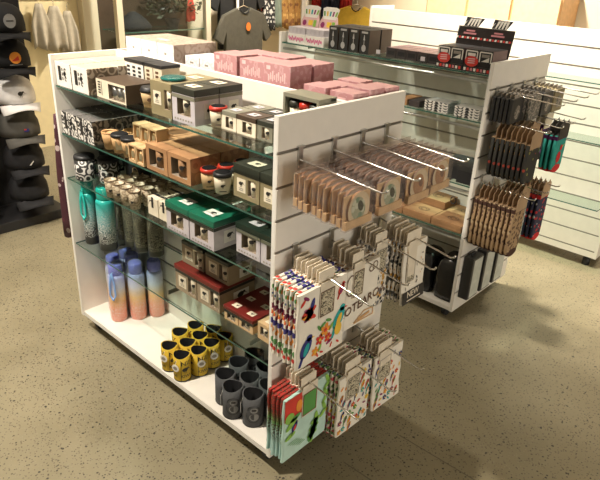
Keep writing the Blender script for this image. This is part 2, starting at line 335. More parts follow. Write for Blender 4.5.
# ------------------------------------------------------------------ setting
fl = MB(); fl.box(-4.1, 6, -5, 4.7, -.05, 0); struct('floor', fl, 'concrete')
jt = MB()
for (x0, y0, x1, y1) in ((.20, .468, 1.6, .50), (.14, .222, 1.6, .262)):
    d = Vector((x1 - x0, y1 - y0, 0)).normalized(); p = Vector((-d.y, d.x, 0)) * .0022
    a, b = Vector((x0, y0, .0012)), Vector((x1, y1, .0012)); jt.face([a - p, b - p, b + p, a + p])
struct('trim_1', jt, 'joint')
w = MB(); w.box(-4.1, -4.0, -5, 4.7, 0, 2.95); struct('wall_left', w, 'wallc')
w = MB(); w.box(-4.0, 6, 4.7, 4.8, 0, 2.95); struct('wall_back', w, 'wallc')
w = MB(); w.box(-4.1, 6, -5, 4.8, 2.95, 3.0); struct('ceiling', w, 'ceil')
w = MB(); w.box(-4.0, -3.985, -5, 4.7, 0, .1); struct('baseboard_left', w, 'white')

# ------------------------------------------------------------------ gondolas
L, W, H, T = 1.206, .56, 1.2, .016
SLOTS = [1.104 - .0945 * k for k in range(11)]
def slat_panel(mb, axis, c, sgn, a0, a1, z0, z1, base, proud=.005, gap=.009, slots=SLOTS):
    """grooved face: strips standing proud of the board, a metal channel lying in each groove. axis: normal axis"""
    zs = [z0] + sorted(z for z in slots if z0 + .02 < z < z1 - .02) + [z1]
    for k in range(len(zs) - 1):
        lo = zs[k] + (gap / 2 if k else 0); hi = zs[k + 1] - (gap / 2 if k < len(zs) - 2 else 0)
        p, q = sorted((c, c + sgn * proud))
        if axis == 'x': mb.box(p, q, a0, a1, lo, hi, 0)
        else: mb.box(a0, a1, p, q, lo, hi, 0)
    for z in zs[1:-1]:
        p, q = sorted((c, c + sgn * .0015))
        if axis == 'x': mb.box(p, q, a0 + .004, a1 - .004, z - gap / 2, z + gap / 2, 1)
        else: mb.box(a0, a1, p, q, z - gap / 2, z + gap / 2, 1)

def gondola(name, label, x1, y0, H, zb, W=W, L=L, slots=SLOTS, shelves=(), wall_z=None, rail=None, deck=.02):
    """double-sided unit: two end panels, deck, slotted centre wall, glass shelves, castors"""
    t = thing(name, label, 'display stand', (x1 - L / 2, y0 + W / 2, 0))
    ox, oy = -(x1 - L / 2), -(y0 + W / 2)
    def B(nm, mb, mats, parent=t): return mb.build(nm, mats, parent, loc=(ox, oy, 0))
    p = MB(); p.box(x1 - L, x1 - L + T, y0, y0 + W, zb, H, 0, mf=2); B('end_panel', p, ['white', 'alu', 'edge'])
    p = MB(); p.box(x1 - T, x1 - .005, y0, y0 + W, zb, H, 0, mf=2)
    slat_panel(p, 'x', x1 - .005, 1, y0, y0 + W, zb, H, None, slots=slots); B('end_panel', p, ['white', 'alu', 'edge'])
    xa, xb = x1 - L + T, x1 - T
    p = MB(); p.box(xa, xb, y0 + .004, y0 + W - .004, zb, zb + deck, 0, mf=1); B('base_deck', p, ['white', 'edge'])
    p = MB(); cy = y0 + W / 2; p.box(xa, xb, cy - .004, cy + .004, zb + deck, wall_z or H)
    slat_panel(p, 'y', cy - .004, -1, xa, xb, zb + deck, wall_z or H, None, slots=slots)
    slat_panel(p, 'y', cy + .004, 1, xa, xb, zb + deck, wall_z or H, None, slots=slots); B('slatted_centre_wall', p, ['wallp', 'alu'])
    for z, side in shelves:
        p = MB(); ya, yb = (y0 + .006, cy - .011) if side < 0 else (cy + .011, y0 + W - .006)
        p.box(xa + .002, xb - .002, ya, yb, z - .006, z, 0, mf=1, ms=1, mb=1); sh = B('glass_shelf', p, ['glass', 'gedge'])
        b = MB()
        for fx in (.12, .5, .88):
            x = xa + (xb - xa) * fx; e = cy - .009 * 1 if side < 0 else cy + .009
            q = ya + .05 if side < 0 else yb - .05
            s0, s1 = sorted((e, q)); b.box(x - .002, x + .002, s0, s1, z - .022, z - .0065)
        B('bracket', b, ['alu'])
        if rail and side < 0:
            r = MB(); r.tube([(xa, y0 + .02, z - .032), (xb, y0 + .02, z - .032)], .007, 8); B('support_rail', r, ['steel'])
    for fx in (.05, .95):
        for yy in (y0 + .06, y0 + W - .06):
            c = MB(); x = x1 - L + L * fx
            c.rings([[(x - .011 + .022 * k, yy + .028 * cos(a), .028 + .028 * sin(a)) for a in (2 * pi * j / 14 for j in range(14))] for k in (0, 1)], 0, True, (True, True), False)
            c.box(x - .018, x + .018, yy - .018, yy + .018, .05, zb); B('castor', c, ['black'])
    return t
S1, S2, S3, S4, BA = 1.09, .906, .724, .434, .0955
SB = 1.15
gA = gondola('display_gondola', 'white shelving unit with mugs, bottles and gift boxes in the foreground', 0, 0, H, .075,
             shelves=((S1, -1), (S2, -1), (S3, -1), (S4, -1), (SB, 1)))
xB, yB, HB = -.064, 1.275, 1.216
T1, T2, T3, T4 = 1.166, .974, .690, .458
gB = gondola('display_gondola', 'white shelving unit behind the nearest one, with socks on its end', xB, yB, HB, .062, slots=[1.11 - .0945 * k for k in range(11)],
             shelves=((T1, -1), (T2, -1), (T3, -1), (T4, -1)), wall_z=1.15, rail=True)
# long slatwall behind on the right
cx0, cx1, cy = -1.53, .20, 2.42
tC = thing('slatwall_display', 'long white slatwall with empty slots standing at the right behind the socks', 'display stand', ((cx0 + cx1) / 2, cy + .1, 0))
p = MB(); p.box(cx0, cx1, cy, cy + .018, .06, 1.29); CS = [1.20 - .1 * k for k in range(12)]
slat_panel(p, 'y', cy, -1, cx0, cx1, .06, 1.29, None, slots=CS)
p.box(cx0, cx1, cy + .018, cy + .25, .06, .09); p.build('slotted_board', ['wallp', 'alu'], tC, loc=(-tC.location.x, -tC.location.y, 0))
p = MB(); p.box(cx0 - .016, cx0, cy - .006, cy + .25, .06, 1.3); p.build('end_panel', 'white', tC, loc=(-tC.location.x, -tC.location.y, 0))
p = MB(); p.box(cx1, cx1 + .016, cy - .006, cy + .25, .06, 1.3); p.build('end_panel', 'white', tC, loc=(-tC.location.x, -tC.location.y, 0))
for z in (1.05, .75, .40):
    p = MB(); p.box(-.55, cx1 - .004, cy - .16, cy - .006, z - .006, z, 0, mf=1, ms=1); p.build('glass_shelf', ['glass', 'gedge'], tC, loc=(-tC.location.x, -tC.location.y, 0))
for x in (cx0 + .1, cx1 - .04):
    for yy in (cy + .03, cy + .2):
        p = MB(); p.lathe([(.022, 0), (.022, .04), (.012, .045), (.012, .06)], 12, x, yy); p.build('castor', 'black', tC, loc=(-tC.location.x, -tC.location.y, 0))

# ------------------------------------------------------------------ cartons with window, mug, labels
def carton(name, label, cat, loc, w, d, h, body, lid=None, lidh=.28, win=(.38, .62, .18, .68), lab=None, group=None, band=None, toplab='paper', sidelab=True, rz=0, mug='mugc', side=None, text=None, backm=None, overhang=.0025, face=None):
    t = thing(name, label, cat, loc, rz, group)
    b = MB(); x0, x1, z0, z1 = win[0] * w, win[1] * w, win[2] * h, win[3] * h
    hb = h * (1 - lidh) if lid else h
    z1 = min(z1, hb - .002)
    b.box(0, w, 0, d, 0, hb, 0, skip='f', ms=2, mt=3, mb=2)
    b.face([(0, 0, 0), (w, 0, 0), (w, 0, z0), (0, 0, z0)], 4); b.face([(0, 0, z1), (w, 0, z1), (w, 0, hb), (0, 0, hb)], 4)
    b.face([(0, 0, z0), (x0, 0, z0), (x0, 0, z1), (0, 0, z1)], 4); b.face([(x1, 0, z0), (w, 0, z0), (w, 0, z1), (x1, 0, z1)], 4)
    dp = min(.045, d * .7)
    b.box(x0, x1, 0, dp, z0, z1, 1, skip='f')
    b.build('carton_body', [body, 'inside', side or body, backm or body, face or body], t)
    if lid:
        l = MB(); o = overhang; l.box(-o, w + o, -o, d + o, hb + .0005, h); l.build('lid', lid, t, bev=.0012)
    if band:
        l = MB(); zz = hb; l.flat(rect(0, w, zz - .012, zz - .001), front(0), 0); l.flat(rect(0, d, zz - .012, zz - .001), right(w), 0); l.build('printed_band', band, t)
    if mug and (x1 - x0) > .012:
        mm = MB(); r = min((x1 - x0) * .47, dp * .47); cxm = (x0 + x1) / 2 + (x1 - x0) * .03; cyd = r + .0015
        mm.lathe([(r * .93, z0 + .001), (r, z0 + (z1 - z0) * .5), (r, z0 + (z1 - z0) * .95)], 20, cxm, cyd)
        mp = lambda u, v: (cxm + (r + E1) * sin(u / r + .45), cyd - (r + E1) * cos(u / r + .45), v + z0 + (z1 - z0) * .52)
        if r > .008: kiwi(mm, mp, min(r * 1.3, (z1 - z0) * .6), 1)
        mm.build('mug', [mug, 'ink'], t)
    if lab:
        l = MB(); a0, a1, c0, c1 = [q * s for q, s in zip(lab, (w, w, h, h))]
        l.flat(rect(a0, a1, c0, c1), front(0), 0); s = (a1 - a0) * .62
        kiwi(l, off(lambda u, v: (u, -2 * E1, v), (a0 + a1) / 2, c0 + (c1 - c0) * .62), s, 1)
        for k in range(2): l.flat(rect(a0 + (a1 - a0) * .25, a1 - (a1 - a0) * .25, c0 + (c1 - c0) * (.14 + .12 * k), c0 + (c1 - c0) * (.19 + .12 * k)), lambda u, v: (u, -2 * E1, v), 2)
        l.build('front_label', ['cream', 'ink', 'inkg'], t)
    if sidelab:
        l = MB(); a0, a1, c0, c1 = d * .38, d * .82, h * .16, h * .58
        l.flat(rect(a0, a1, c0, c1), right(w), 0); kiwi(l, off(lambda u, v: (w + 2 * E1, u, v), (a0 + a1) / 2, (c0 + c1) / 2 + .002), (a1 - a0) * .62, 1); l.build('side_label', [sidelab if isinstance(sidelab, str) else 'paper', 'ink'], t)
    if toplab:
        l = MB(); a0, a1, c0, c1 = w * .3, w * .74, d * .22, d * .62
        ov = E1
        l.flat(rect(a0, a1, c0, c1), top(h + ov), 0); kiwi(l, off(lambda u, v: (u, v, h + ov + 2 * E1), (a0 + a1) / 2 + .004, (c0 + c1) / 2), (a1 - a0) * .45, 1); l.build('lid_label', [toplab, 'ink'], t)
    if text:
        l = MB(); l.flat(rect(w * .04, w * .96, h * .03, h * .16), front(0), 0)
        for k in range(7): l.flat(rect(w * (.1 + .12 * k), w * (.17 + .12 * k), h * .07, h * .12), lambda u, v: (u, -2 * E1, v), 1)
        l.build('base_strip', ['lav', 'inkg'], t)
    return t

# --- top shelf, left to right
def printed_box(name, label, loc, w, d, h, side, topm, face, printm, group, lines=True):
    t = thing(name, label, 'gift box', loc, 0, group)
    b = MB(); b.box(0, w, 0, d, 0, h, 0, mt=1, mf=2); b.build('carton_body', [side, topm, face], t, bev=.001)
    f = MB(); f.flat(rect(w * .20, w * .38, h * .26, h * .84), front(0), 0)
    for k in range(3): f.flat(rect(w * .44, w * .50, h * (.3 + .18 * k), h * (.42 + .18 * k)), front(0), 0)
    f.flat(ell(w * .60, h * .55, w * .075, h * .09), front(0), 0)
    for k in range(3): seg(f, front(0), arc(w * .66, h * (.36 + .17 * k), h * .075, .4, 5.2, 7), .005, 0)
    f.build('window_print', printm, t)
    return t
for r in range(2):
    for c in range(2):
        nm = ['left', 'right'][c]
        printed_box('gift_box', 'white fronted box with beige top and brown fern sides, %s %s' % (nm, ['one in front', 'one behind its twin'][r]), (-1.187 + .119 * c, .012 + .124 * r, S1), .113, .12, .089, 'brownp', 'beige', 'paper', 'ink', 'brown fern print gift boxes on the top shelf')
        printed_box('gift_box', 'black and white fern print box with charcoal top, %s %s' % (nm, ['front one on the second shelf', 'back one on the second shelf'][r]), (-1.187 + .119 * c, .012 + .124 * r, S2), .113, .12, .088, 'dgp', 'greyt', 'bwp', 'ink', 'black and white fern print gift boxes on the second shelf')
t = carton('tumbler_gift_box', 'long low gift box with dark brown top and steel tumblers in its window', 'gift box', (-.930, .03, S1), .185, .12, .063, 'cream', win=(.42, .97, .06, .86), lab=None, side='brownc', backm='brownc', toplab=None, sidelab=None, mug=None)
f = MB()
for k in range(5): f.flat(rect(.012, .028, .014 + .009 * k, .019 + .009 * k), front(0), 0)
f.flat(rect(.034, .037, .008, .056), front(0), 0); f.build('front_print', 'ink', t)
for k in range(3):
    s = MB(); s.lathe([(.011, .0045), (.0135, .02), (.0145, .048)], 14, .100 + .030 * k, .018); s.build('steel_tumbler', 'steel', t)
tc = thing('travel_cup', 'tan travel cup with black lid, left of the olive mug box on the top shelf', 'cup', (-.685, .085, S1), radians(55))
c = MB(); c.lathe([(.022, 0), (.028, .03), (.031, .05)], 22); kiwi(c, cyl(.028, .026), .024, 1); c.build('cup_body', ['kraftl', 'inkb'], tc)
c = MB(); c.lathe([(.0325, .0505), (.0325, .056), (.029, .06), (.028, .066)], 22); c.build('lid', 'black', tc)
for i, (x, wd, mat_, lb) in enumerate(((-.965, .115, 'paper', 'tall white box with black lettering panels at the back of the top shelf'), (-.842, .05, 'mugc', 'tall cream box with black top on the top shelf, left of its twin'), (-.788, .05, 'mugc', 'tall cream box with black top on the top shelf, right of its twin'))):
    t = thing('tall_gift_box', lb, 'gift box', (x, .172, S1), 0, 'tall boxes at the back of the top shelf')
    b = MB(); b.box(0, wd, 0, .075, 0, .105, 0); b.build('carton_body', mat_, t); b = MB(); b.box(-.002, wd + .002, -.002, .077, .1055, .116); b.build('lid', 'black', t)
    f = MB()
    for q in range(3 if i == 0 else 1):
        xx = (.012 + .035 * q)
        for k in range(6): f.flat(rect(xx, xx + .018, .016 + .014 * k, .024 + .014 * k), front(0), 0)
    f.build('printed_lettering', 'ink' if i == 0 else 'inkb', t)
# olive and pale mug boxes, two rows
for r in range(2):
    pos = ['in front on the top shelf', 'behind its twin on the top shelf'][r]
    carton('mug_gift_box', 'olive mug box with cream kiwi bird label, ' + pos, 'gift box', (-.607, .036 + .096 * r, S1), .108, .092, .106, 'olive', win=(.66, .985, .24, .80), lab=(.14, .52, .32, .72), group='mug boxes on the top shelf', sidelab=None, toplab='cream')
    carton('mug_gift_box', 'pale mug box with dark band, ' + pos, 'gift box', (-.494, .036 + .096 * r, S1), .110, .092, .107, 'lav', lid='dolive', lidh=.20, overhang=.0006, band='sage', win=(.22, .82, .22, .80), group='mug boxes on the top shelf', toplab='cream', text=True, side='sage' if 0 else 'lav')
tl = MB(); tl.lathe([(.038, 0), (.040, .002), (.040, .006), (.038, .008)], 28)  # disc shape put in for a teal glass edge highlight
tag(tl.build('glass_highlight_disc', 'tealg', loc=(-.555, .088, S1 + .1085)), 'teal coaster lying on the front olive mug box', 'roundel')
def jar(label, loc, lidm, body='mugc', group=None, r=.026, h=.062, rim=False):
    t = thing('kiwi_cup', label, 'cup', loc, radians(52), group)
    b = MB(); b.lathe([(r * .82, 0), (r * .95, h * .45), (r, h * .785)], 20); lb = cyl(r * .93, h * .40); kiwi(b, lb, r * .62, 1); b.flat(rect(-r * .4, r * .4, -h * .28, -h * .24), lb, 1); b.build('cup_body', [body, 'ink'], t)
    l = MB(); l.lathe([(r * 1.06, h * .79), (r * 1.08, h * .90), (r * 1.02, h * .97), (r * .9, h * .985)], 20); l.build('lid', lidm, t)
    l = MB(); l.lathe([(r * .86, h * .9855), (r * .80, h * 1.0)], 20); l.build('lid_top', 'rubber', t)
    if rim:
        l = MB(); l.lathe([(r * .5, h + .0005), (r * .45, h + .004)], 14); l.build('sip_cap', lidm, t)
    return t
jar('cream kiwi cup with red lid beside the pale mug box on the top shelf', (-.350, .098, S1), 'redlid')
for i, (x, y, wd, lb) in enumerate(((-.328, .090, .066, 'small cream mug box with sage band, beside the red lidded cup, top shelf'), (-.259, .090, .080, 'small wide cream mug box with brown band on the top shelf'), (-.174, .092, .06, 'small mug box nearest the white end panel on the top shelf, front row'),
                                   (-.318, .168, .07, 'small mug box with grey lid, left one of the second row on the top shelf'), (-.243, .168, .07, 'small mug box with grey lid, right one of the second row on the top shelf'))):
    carton('small_mug_box', lb, 'gift box', (x, y, S1), wd, .072, .055, 'cream' if i != 2 else 'sage', lid=['sage', 'brownc', 'dolive', 'sage', 'dolive'][i], lidh=.26, win=(.30, .80, .12, .70), group='small mug boxes on the top shelf', sidelab='cream', overhang=.0006, toplab='lav')
t = thing('jar_gift_box', 'grey green box of small kiwi cups peeking above the near end panel', 'gift box', (-.160, .178, S1), 0)
b = MB(); b.box(0, .135, 0, .075, 0, .03); b.box(0, .135, .05, .075, .03, .12); b.box(0, .135, 0, .075, .114, .124); b.box(0, .008, 0, .05, .03, .114); b.box(.127, .135, 0, .05, .03, .114); b.build('carton_body', 'sage', t)
for k, lm in enumerate(('dolive', 'redlid', 'dolive')):
    q = MB(); q.lathe([(.016, .031), (.0185, .085)], 14, .03 + .038 * k, .024); kiwi(q, lambda u, v, k=k: (.03 + .038 * k + u, .024 - .0185, .066 + v), .016, 1); q.build('cup', ['mugc', 'ink'], t)
    q = MB(); q.lathe([(.0205, .0855), (.0205, .099), (.018, .104)], 14, .03 + .038 * k, .024); q.build('cup_lid', lm, t)

# --- second shelf
KC = [(-.895, .045, None), (-.832, .045, 'black'), (-.768, .045, 'black'), (-.862, .112, None), (-.798, .112, None), (-.735, .112, 'black')]
for i, (x, y, lm) in enumerate(KC):
    lb = ['tan cork cup with open orange rim, leftmost in front on the second shelf', 'tan cup with black lid right of the open rimmed cup on the second shelf', 'tan cup with black lid next to the little kraft cup boxes on the second shelf', 'open tan cup, left one of the back row on the second shelf', 'open tan cup, middle of the back row on the second shelf', 'tan cup with black lid in the back row on the second shelf'][i]
    t = thing('cork_cup', lb, 'cup', (x, y, S2), radians(55), 'tan cups on the second shelf')
    c = MB(); c.lathe([(.022, 0), (.027, .035), (.030, .058), (.0285, .058), (.025, .02)], 22); c.build('cup_body', 'cork', t)
    if lm:
        c = MB(); c.lathe([(.0315, .0585), (.0315, .064), (.029, .068), (.027, .069)], 22); c.build('lid', lm, t)
        f = MB(); f.flat(rect(-.014, .014, .014, .046), cyl(.0288, 0), 0); f.build('paper_sleeve', 'olive', t)
    else:
        c = MB(); c.lathe([(.0305, .0585), (.0315, .061), (.029, .063), (.0275, .0585)], 22, caps=(False, False)); c.build('rim', 'woodor', t)
def kcarrier(label, loc, w=.044, d=.048, h=.062):
    t = thing('cup_carrier', label, 'gift box', loc, 0, 'little kraft cup boxes on the second shelf')
    b = MB(); b.box(0, w, 0, d, 0, .008); b.box(0, .005, 0, d, .008, h); b.box(w - .005, w, 0, d, .008, h); b.box(.005, w - .005, 0, d, h - .006, h); b.box(.005, w - .005, d - .004, d, .008, h - .006); b.build('carton_body', 'kraftl', t)
    c = MB(); c.lathe([(.011, .009), (.0145, .046)], 14, w / 2, .018); c.build('cup', 'cork', t)
    c = MB(); c.flat(rect(w / 2 - .008, w / 2 + .008, .016, .04), lambda u, v: (u, .0025, v), 0); c.build('cup_label', 'olive', t)
for k in range(2): kcarrier(['little open kraft cup box, left one standing on the second shelf itself', 'little open kraft cup box on the second shelf, touching the big kraft box'][k], (-.727 + .047 * k, .012, S2))
for k in range(2): kcarrier(['little open kraft cup box, left one of the pair behind the lowest two', 'little open kraft cup box, right one of the pair behind the lowest two'][k], (-.727 + .047 * k, .066, S2))
for k in range(3): kcarrier(['little open kraft cup box stacked on the other little ones, leftmost of three', 'little open kraft cup box stacked on the other little ones, middle of three', 'little open kraft cup box stacked on the other little ones, rightmost of three'][k], (-.742 + .047 * k, .046, S2 + .0632))
k0 = 0
for r, xs in ((0, (-.624, -.504)), (1, (-.742, -.622, -.502))):
    for c, x in enumerate(xs):
        lb = [['large kraft mug box with square window, left of the front pair', 'large kraft mug box with square window, right of the front pair'], ['large kraft mug box at the left of the back row under the little cup boxes', 'large kraft mug box in the middle of the back row on the second shelf', 'large kraft mug box at the right of the back row on the second shelf']][r][c]
        carton('kraft_mug_box', lb, 'gift box', (x, .015 + .121 * r, S2), .117, .118, .086, 'kraft', win=(.15, .84, .17, .84), side='kraftd', sidelab=None, toplab=None, mug='kraftb', group='large kraft mug boxes on the second shelf')
jar('tan kiwi cup with red lid, front left of the cup cluster beside the kraft boxes', (-.345, .055, S2), 'redlid', 'kraftl', 'lidded kiwi cups on the second shelf', .027, .064)
jar('cream kiwi cup with black lid in front of the dark olive mug box', (-.287, .058, S2), 'black', 'mugc', 'lidded kiwi cups on the second shelf', .027, .066)
jar('kiwi cup with red lid behind the front red lidded one on the second shelf', (-.338, .118, S2), 'redlid', 'kraftl', 'lidded kiwi cups on the second shelf', .027, .064)
jar('kiwi cup with black lid behind the front black lidded one on the second shelf', (-.279, .122, S2), 'black', 'mugc', 'lidded kiwi cups on the second shelf', .027, .066)
jar('kiwi cup with red lid at the very back of the second shelf cluster', (-.335, .182, S2), 'redlid', 'kraftl', 'lidded kiwi cups on the second shelf', .027, .064)
for r in range(2):
    for c in range(2):
        lb = 'dark olive lidded kiwi mug box, %s in the %s row, second shelf' % (['left', 'right'][c], ['front', 'back'][r])
        carton('mug_gift_box', lb, 'gift box', (-.246 + .115 * c, .066 + .099 * r, S2), .111, .095, .102, 'olive', lid='dolive', lidh=.30, overhang=.0008, win=(.55, .86, .14, .62), lab=(.14, .48, .18, .60), toplab='cream', group='dark olive mug boxes on the second shelf')

# --- third shelf
def swirl_mug(label, loc, rz):
    t = thing('swirl_mug', label, 'mug', loc, rz, 'black swirl mugs on the third shelf')
    b = MB(); r = .0395; b.lathe([(r * .94, 0), (r, .006), (r, .084), (r * .9, .084), (r * .88, .01)], 26, caps=(True, True)); b.build('mug_body', 'wbp', t)
    b = MB(); b.tube([(r - .002, 0, .075), (r + .02, 0, .07), (r + .022, 0, .045), (r + .016, 0, .022), (r - .002, 0, .018)], .005, 8); b.build('handle', 'blackgl', t)
    b = MB(); b.lathe([(r * 1.01, .0845), (r * 1.02, .092), (r * .97, .099), (r * .5, .0995)], 26); b.build('lid', 'black', t)
swirl_mug('black mug with white swirl print at the left end of the third shelf', (-1.128, .055, S3), radians(60))
swirl_mug('black mug with white swirl print and handle, second from the left, third shelf', (-1.040, .108, S3), radians(215))
swirl_mug('black swirl mug standing behind the two others on the third shelf', (-1.125, .165, S3), radians(30))
t = thing('black_gift_box', 'black box with gold ring emblem behind the cream cups on the third shelf', 'gift box', (-.985, .150, S3), 0)
b = MB(); b.box(0, .105, 0, .10, 0, .102); b.build('carton_body', 'black', t, bev=.001)
f = MB(); seg(f, front(0), arc(.068, .062, .018, 0, 2 * pi, 22, .017), .0045, 0); write(f, 'NZ', front(0), .014, 0, .068, .062); f.build('ring_emblem', 'wood', t)
ic = 0
proto = None
for r in range(4):
    for c in range(4 if r < 3 else 3):
        x, y = -.892 + .052 * c + .006 * (r % 2), .028 + .053 * r
        if r >= 2 and c == 0: x += .01
        if r == 3: x += .05
        if x < -.872 and y > .14: x, y = x + .0, y
        lb = 'small cream cup with brown rim, %s from left in the %s row, third shelf' % (ORD[c], ['front', 'second', 'third', 'back'][r])
        if not proto:
            proto = thing('small_cup', lb, 'cup', (x, y, S3), radians(52), 'small cream cups on the third shelf')
            b = MB(); rr = .0235; b.lathe([(rr * .78, 0), (rr * .9, .03), (rr, .066), (rr * .9, .066), (rr * .76, .03), (rr * .66, .008)], 18); b.build('cup_body', 'mugs', proto)
            b = MB(); b.lathe([(rr * 1.01, .0625), (rr * 1.05, .0665), (rr * .97, .068), (rr * .9, .0665)], 18, caps=(False, False)); b.build('rim', 'brownrim', proto)
            b = MB(); kiwi(b, cyl(rr * .9, .028), .017, 0); b.build('kiwi_emblem', 'ink', proto)
        else: dup(proto, (x, y, S3), radians(52 + 25 * (ic % 3) - 20), lb)
        ic += 1
for i, (x, y, lb) in enumerate(((-.664, .034, 'small cream gift bag with black ribbon, front left of four on the third shelf'), (-.600, .034, 'small cream gift bag with black ribbon, front right, beside the green lid'), (-.664, .104, 'small cream gift bag with black ribbon, back left of four'), (-.600, .104, 'small cream gift bag with black ribbon, back right of four'))):
    t = thing('gift_bag', lb, 'gift bag', (x, y, S3), 0, 'cream ribboned gift bags on the third shelf')
    b = MB(); b.box(0, .06, 0, .064, 0, .066, 0); b.build('bag_body', 'cream', t, bev=.0015)
    b = MB(); b.box(-.001, .061, .024, .034, .0665, .0685); b.box(.024, .034, -.0012, .0008, .03, .0685)
    for s in (-1, 1): b.rings([[(.03 + s * (.002 + .012 * sin(a / 6 * pi)), -.003 - .004 * sin(a / 6 * pi) + dz * .0, .052 + .012 * cos(a / 6 * 2 * pi) * sin(a / 6 * pi) + dz) for dz in (0, .005)] for a in range(7)], 0, False, (False, False))
    b.build('ribbon', 'black', t)
for r in range(2):
    for c in range(2):
        carton('green_mug_box', 'mug box with bottle green lid, %s of the %s pair on the third shelf' % (['left', 'right'][c], ['front', 'back'][r]), 'gift box', (-.518 + .125 * c, .009 + .112 * r, S3), .119, .106, .100, 'lav', lid='green', lidh=.22, win=(.20, .76, .20, .78), toplab='paper', text=True, band='dolive', group='green lidded mug boxes on the third shelf')
for r in range(2):
    for c in range(2):
        carton('dark_green_mug_box', 'mug box with very dark green lid, %s one in the %s row' % (['left', 'right'][c], ['front', 'back'][r]), 'gift box', (-.232 + .110 * c, .064 + .098 * r, S3), .105, .093, .100, 'lav', lid='dgreen', lidh=.20, win=(.22, .84, .20, .80), band='sage', toplab='lav', text=True, group='dark green lidded mug boxes on the third shelf')

# --- fourth shelf: bottles and red boxes
def bottle(name, label, loc, r, h, body, cap, group, strap=None, wrap=None, rz=0):
    t = thing(name, label, 'bottle', loc, rz, group)
    b = MB(); hb = h * .82; b.lathe([(r * .92, 0), (r, .006), (r, hb * .93), (r * .93, hb * .975), (r * .72, hb)], 24); b.build('bottle_body', body, t)
    c = MB(); c.lathe([(r * .76, hb + .0005), (r * .82, hb + .004), (r * .82, h - .006), (r * .70, h)], 24); c.build('cap', cap, t)
    if strap:
        s = MB(); q = r + .006
        s.rings([[(x, -q + y, z) for x, y in ((-.005, -.0015), (.005, -.0015), (.005, .0015), (-.005, .0015))] for y0, z in ((0, hb + .02), (0, hb * .8), (0, hb * .45)) for y in (0,)] if False else [[(dx + bx, -q + dy, z) for dx, dy in ((-.004, -.0012), (.004, -.0012), (.004, .0012), (-.004, .0012))] for bx, z in ((0, hb + .018), (-.010, hb * .86), (-.012, hb * .62), (0, hb * .50), (.012, hb * .62), (.010, hb * .86), (.001, hb + .016))])
        s.tube([(0, -q, hb + .017), (0, -r * .7, hb + .017)], .003, 6); s.build('strap', strap, t)
    if wrap:
        s = MB(); s.lathe([(r + .0025, .001), (r + .003, hb), (r * .8 + .004, h + .001), (r * .45, h + .007)], 20, caps=(False, True)); s.build('plastic_wrap', wrap, t)
    return t
bottle('drink_bottle', 'turquoise to black drink bottle with hanging strap at the left end of the fourth shelf', (-1.145, .062, S4), .030, .278, 'turq', 'turqc', 'printed drink bottles on the fourth shelf', 'turqc', None, radians(20))
bottle('drink_bottle', 'turquoise to black drink bottle without strap, in front of the dark bottles', (-1.045, .078, S4), .036, .272, 'turq', 'turqc', 'printed drink bottles on the fourth shelf')
for i, (x, y, lb) in enumerate(((-1.015, .172, 'black bottle with botanical print, nearest the turquoise bottles on the fourth shelf'), (-.940, .172, 'black bottle with botanical print, middle of the dark ones on the fourth shelf'), (-.870, .190, 'black bottle with botanical print, rightmost of the dark ones on the fourth shelf'), (-1.095, .190, 'black bottle with botanical print, behind the turquoise bottles'))):
    bottle('drink_bottle', lb, (x, y, S4), .033, .262, 'dkb', 'blackgl', 'printed drink bottles on the fourth shelf')
for c in range(2):
    carton('red_mug_box', 'larger kiwi mug box with brick red lid, %s one of the pair' % ['left', 'right'][c], 'gift box', (-.592 + .127 * c, .084, S4), .122, .165, .103, 'taupe', lid='red', lidh=.17, win=(.60, .94, .12, .76), lab=(.16, .52, .18, .62), band='dolive', group='red lidded mug boxes on the fourth shelf', toplab='taupe')
    carton('taupe_mug_box', 'kiwi mug box with olive top stacked on the red lidded pair, %s one' % ['left', 'right'][c], 'gift box', (-.585 + .135 * c, .112, S4 + .1055), .122, .13, .085, 'taupe', lid='dolive', lidh=.16, overhang=.0006, win=(.60, .94, .12, .78), lab=(.16, .52, .22, .72), group='taupe mug boxes stacked on the fourth shelf', toplab='sage')
for r in range(3):
    for c in range(2):
        carton('small_red_box', 'small cup box with red lid, %s column, %s row, fourth shelf' % (['left', 'right'][c], ['front', 'middle', 'back'][r]), 'gift box', (-.313 + .073 * c, .080 + .064 * r, S4), .069, .060, .054, 'kraftl', lid='red', lidh=.24, band='dolive', win=(.20, .80, .14, .70), group='small red lidded boxes on the fourth shelf', toplab='cream')
carton('kraft_cup_box', 'small kraft cup box tucked against the end panel beside the red lidded boxes', 'gift box', (-.150, .082, S4), .06, .06, .062, 'kraftl', win=(.2, .8, .3, .8), group=None, toplab='cream', sidelab='cream')

# --- base deck: bottles and can coolers
for i, (x, y, lb) in enumerate(((-1.034, .088, 'sunset coloured wrapped bottle with blue strap, leftmost of the front three on the base'), (-.990, .158, 'sunset coloured wrapped bottle, middle of the front three on the base'), (-.955, .228, 'sunset coloured wrapped bottle, rightmost of the front three on the base'),
                               (-1.112, .125, 'sunset coloured wrapped bottle, left of the back three on the base'), (-1.068, .192, 'sunset coloured wrapped bottle, middle of the back three on the base'), (-1.142, .205, 'sunset coloured wrapped bottle deepest in the corner on the base'))):
    bottle('drink_bottle', lb, (x, y, BA), .0345, .270, 'sunset', 'bluec', 'sunset bottles on the base', 'bluest' if i == 0 else None, 'bwrap', radians(35))

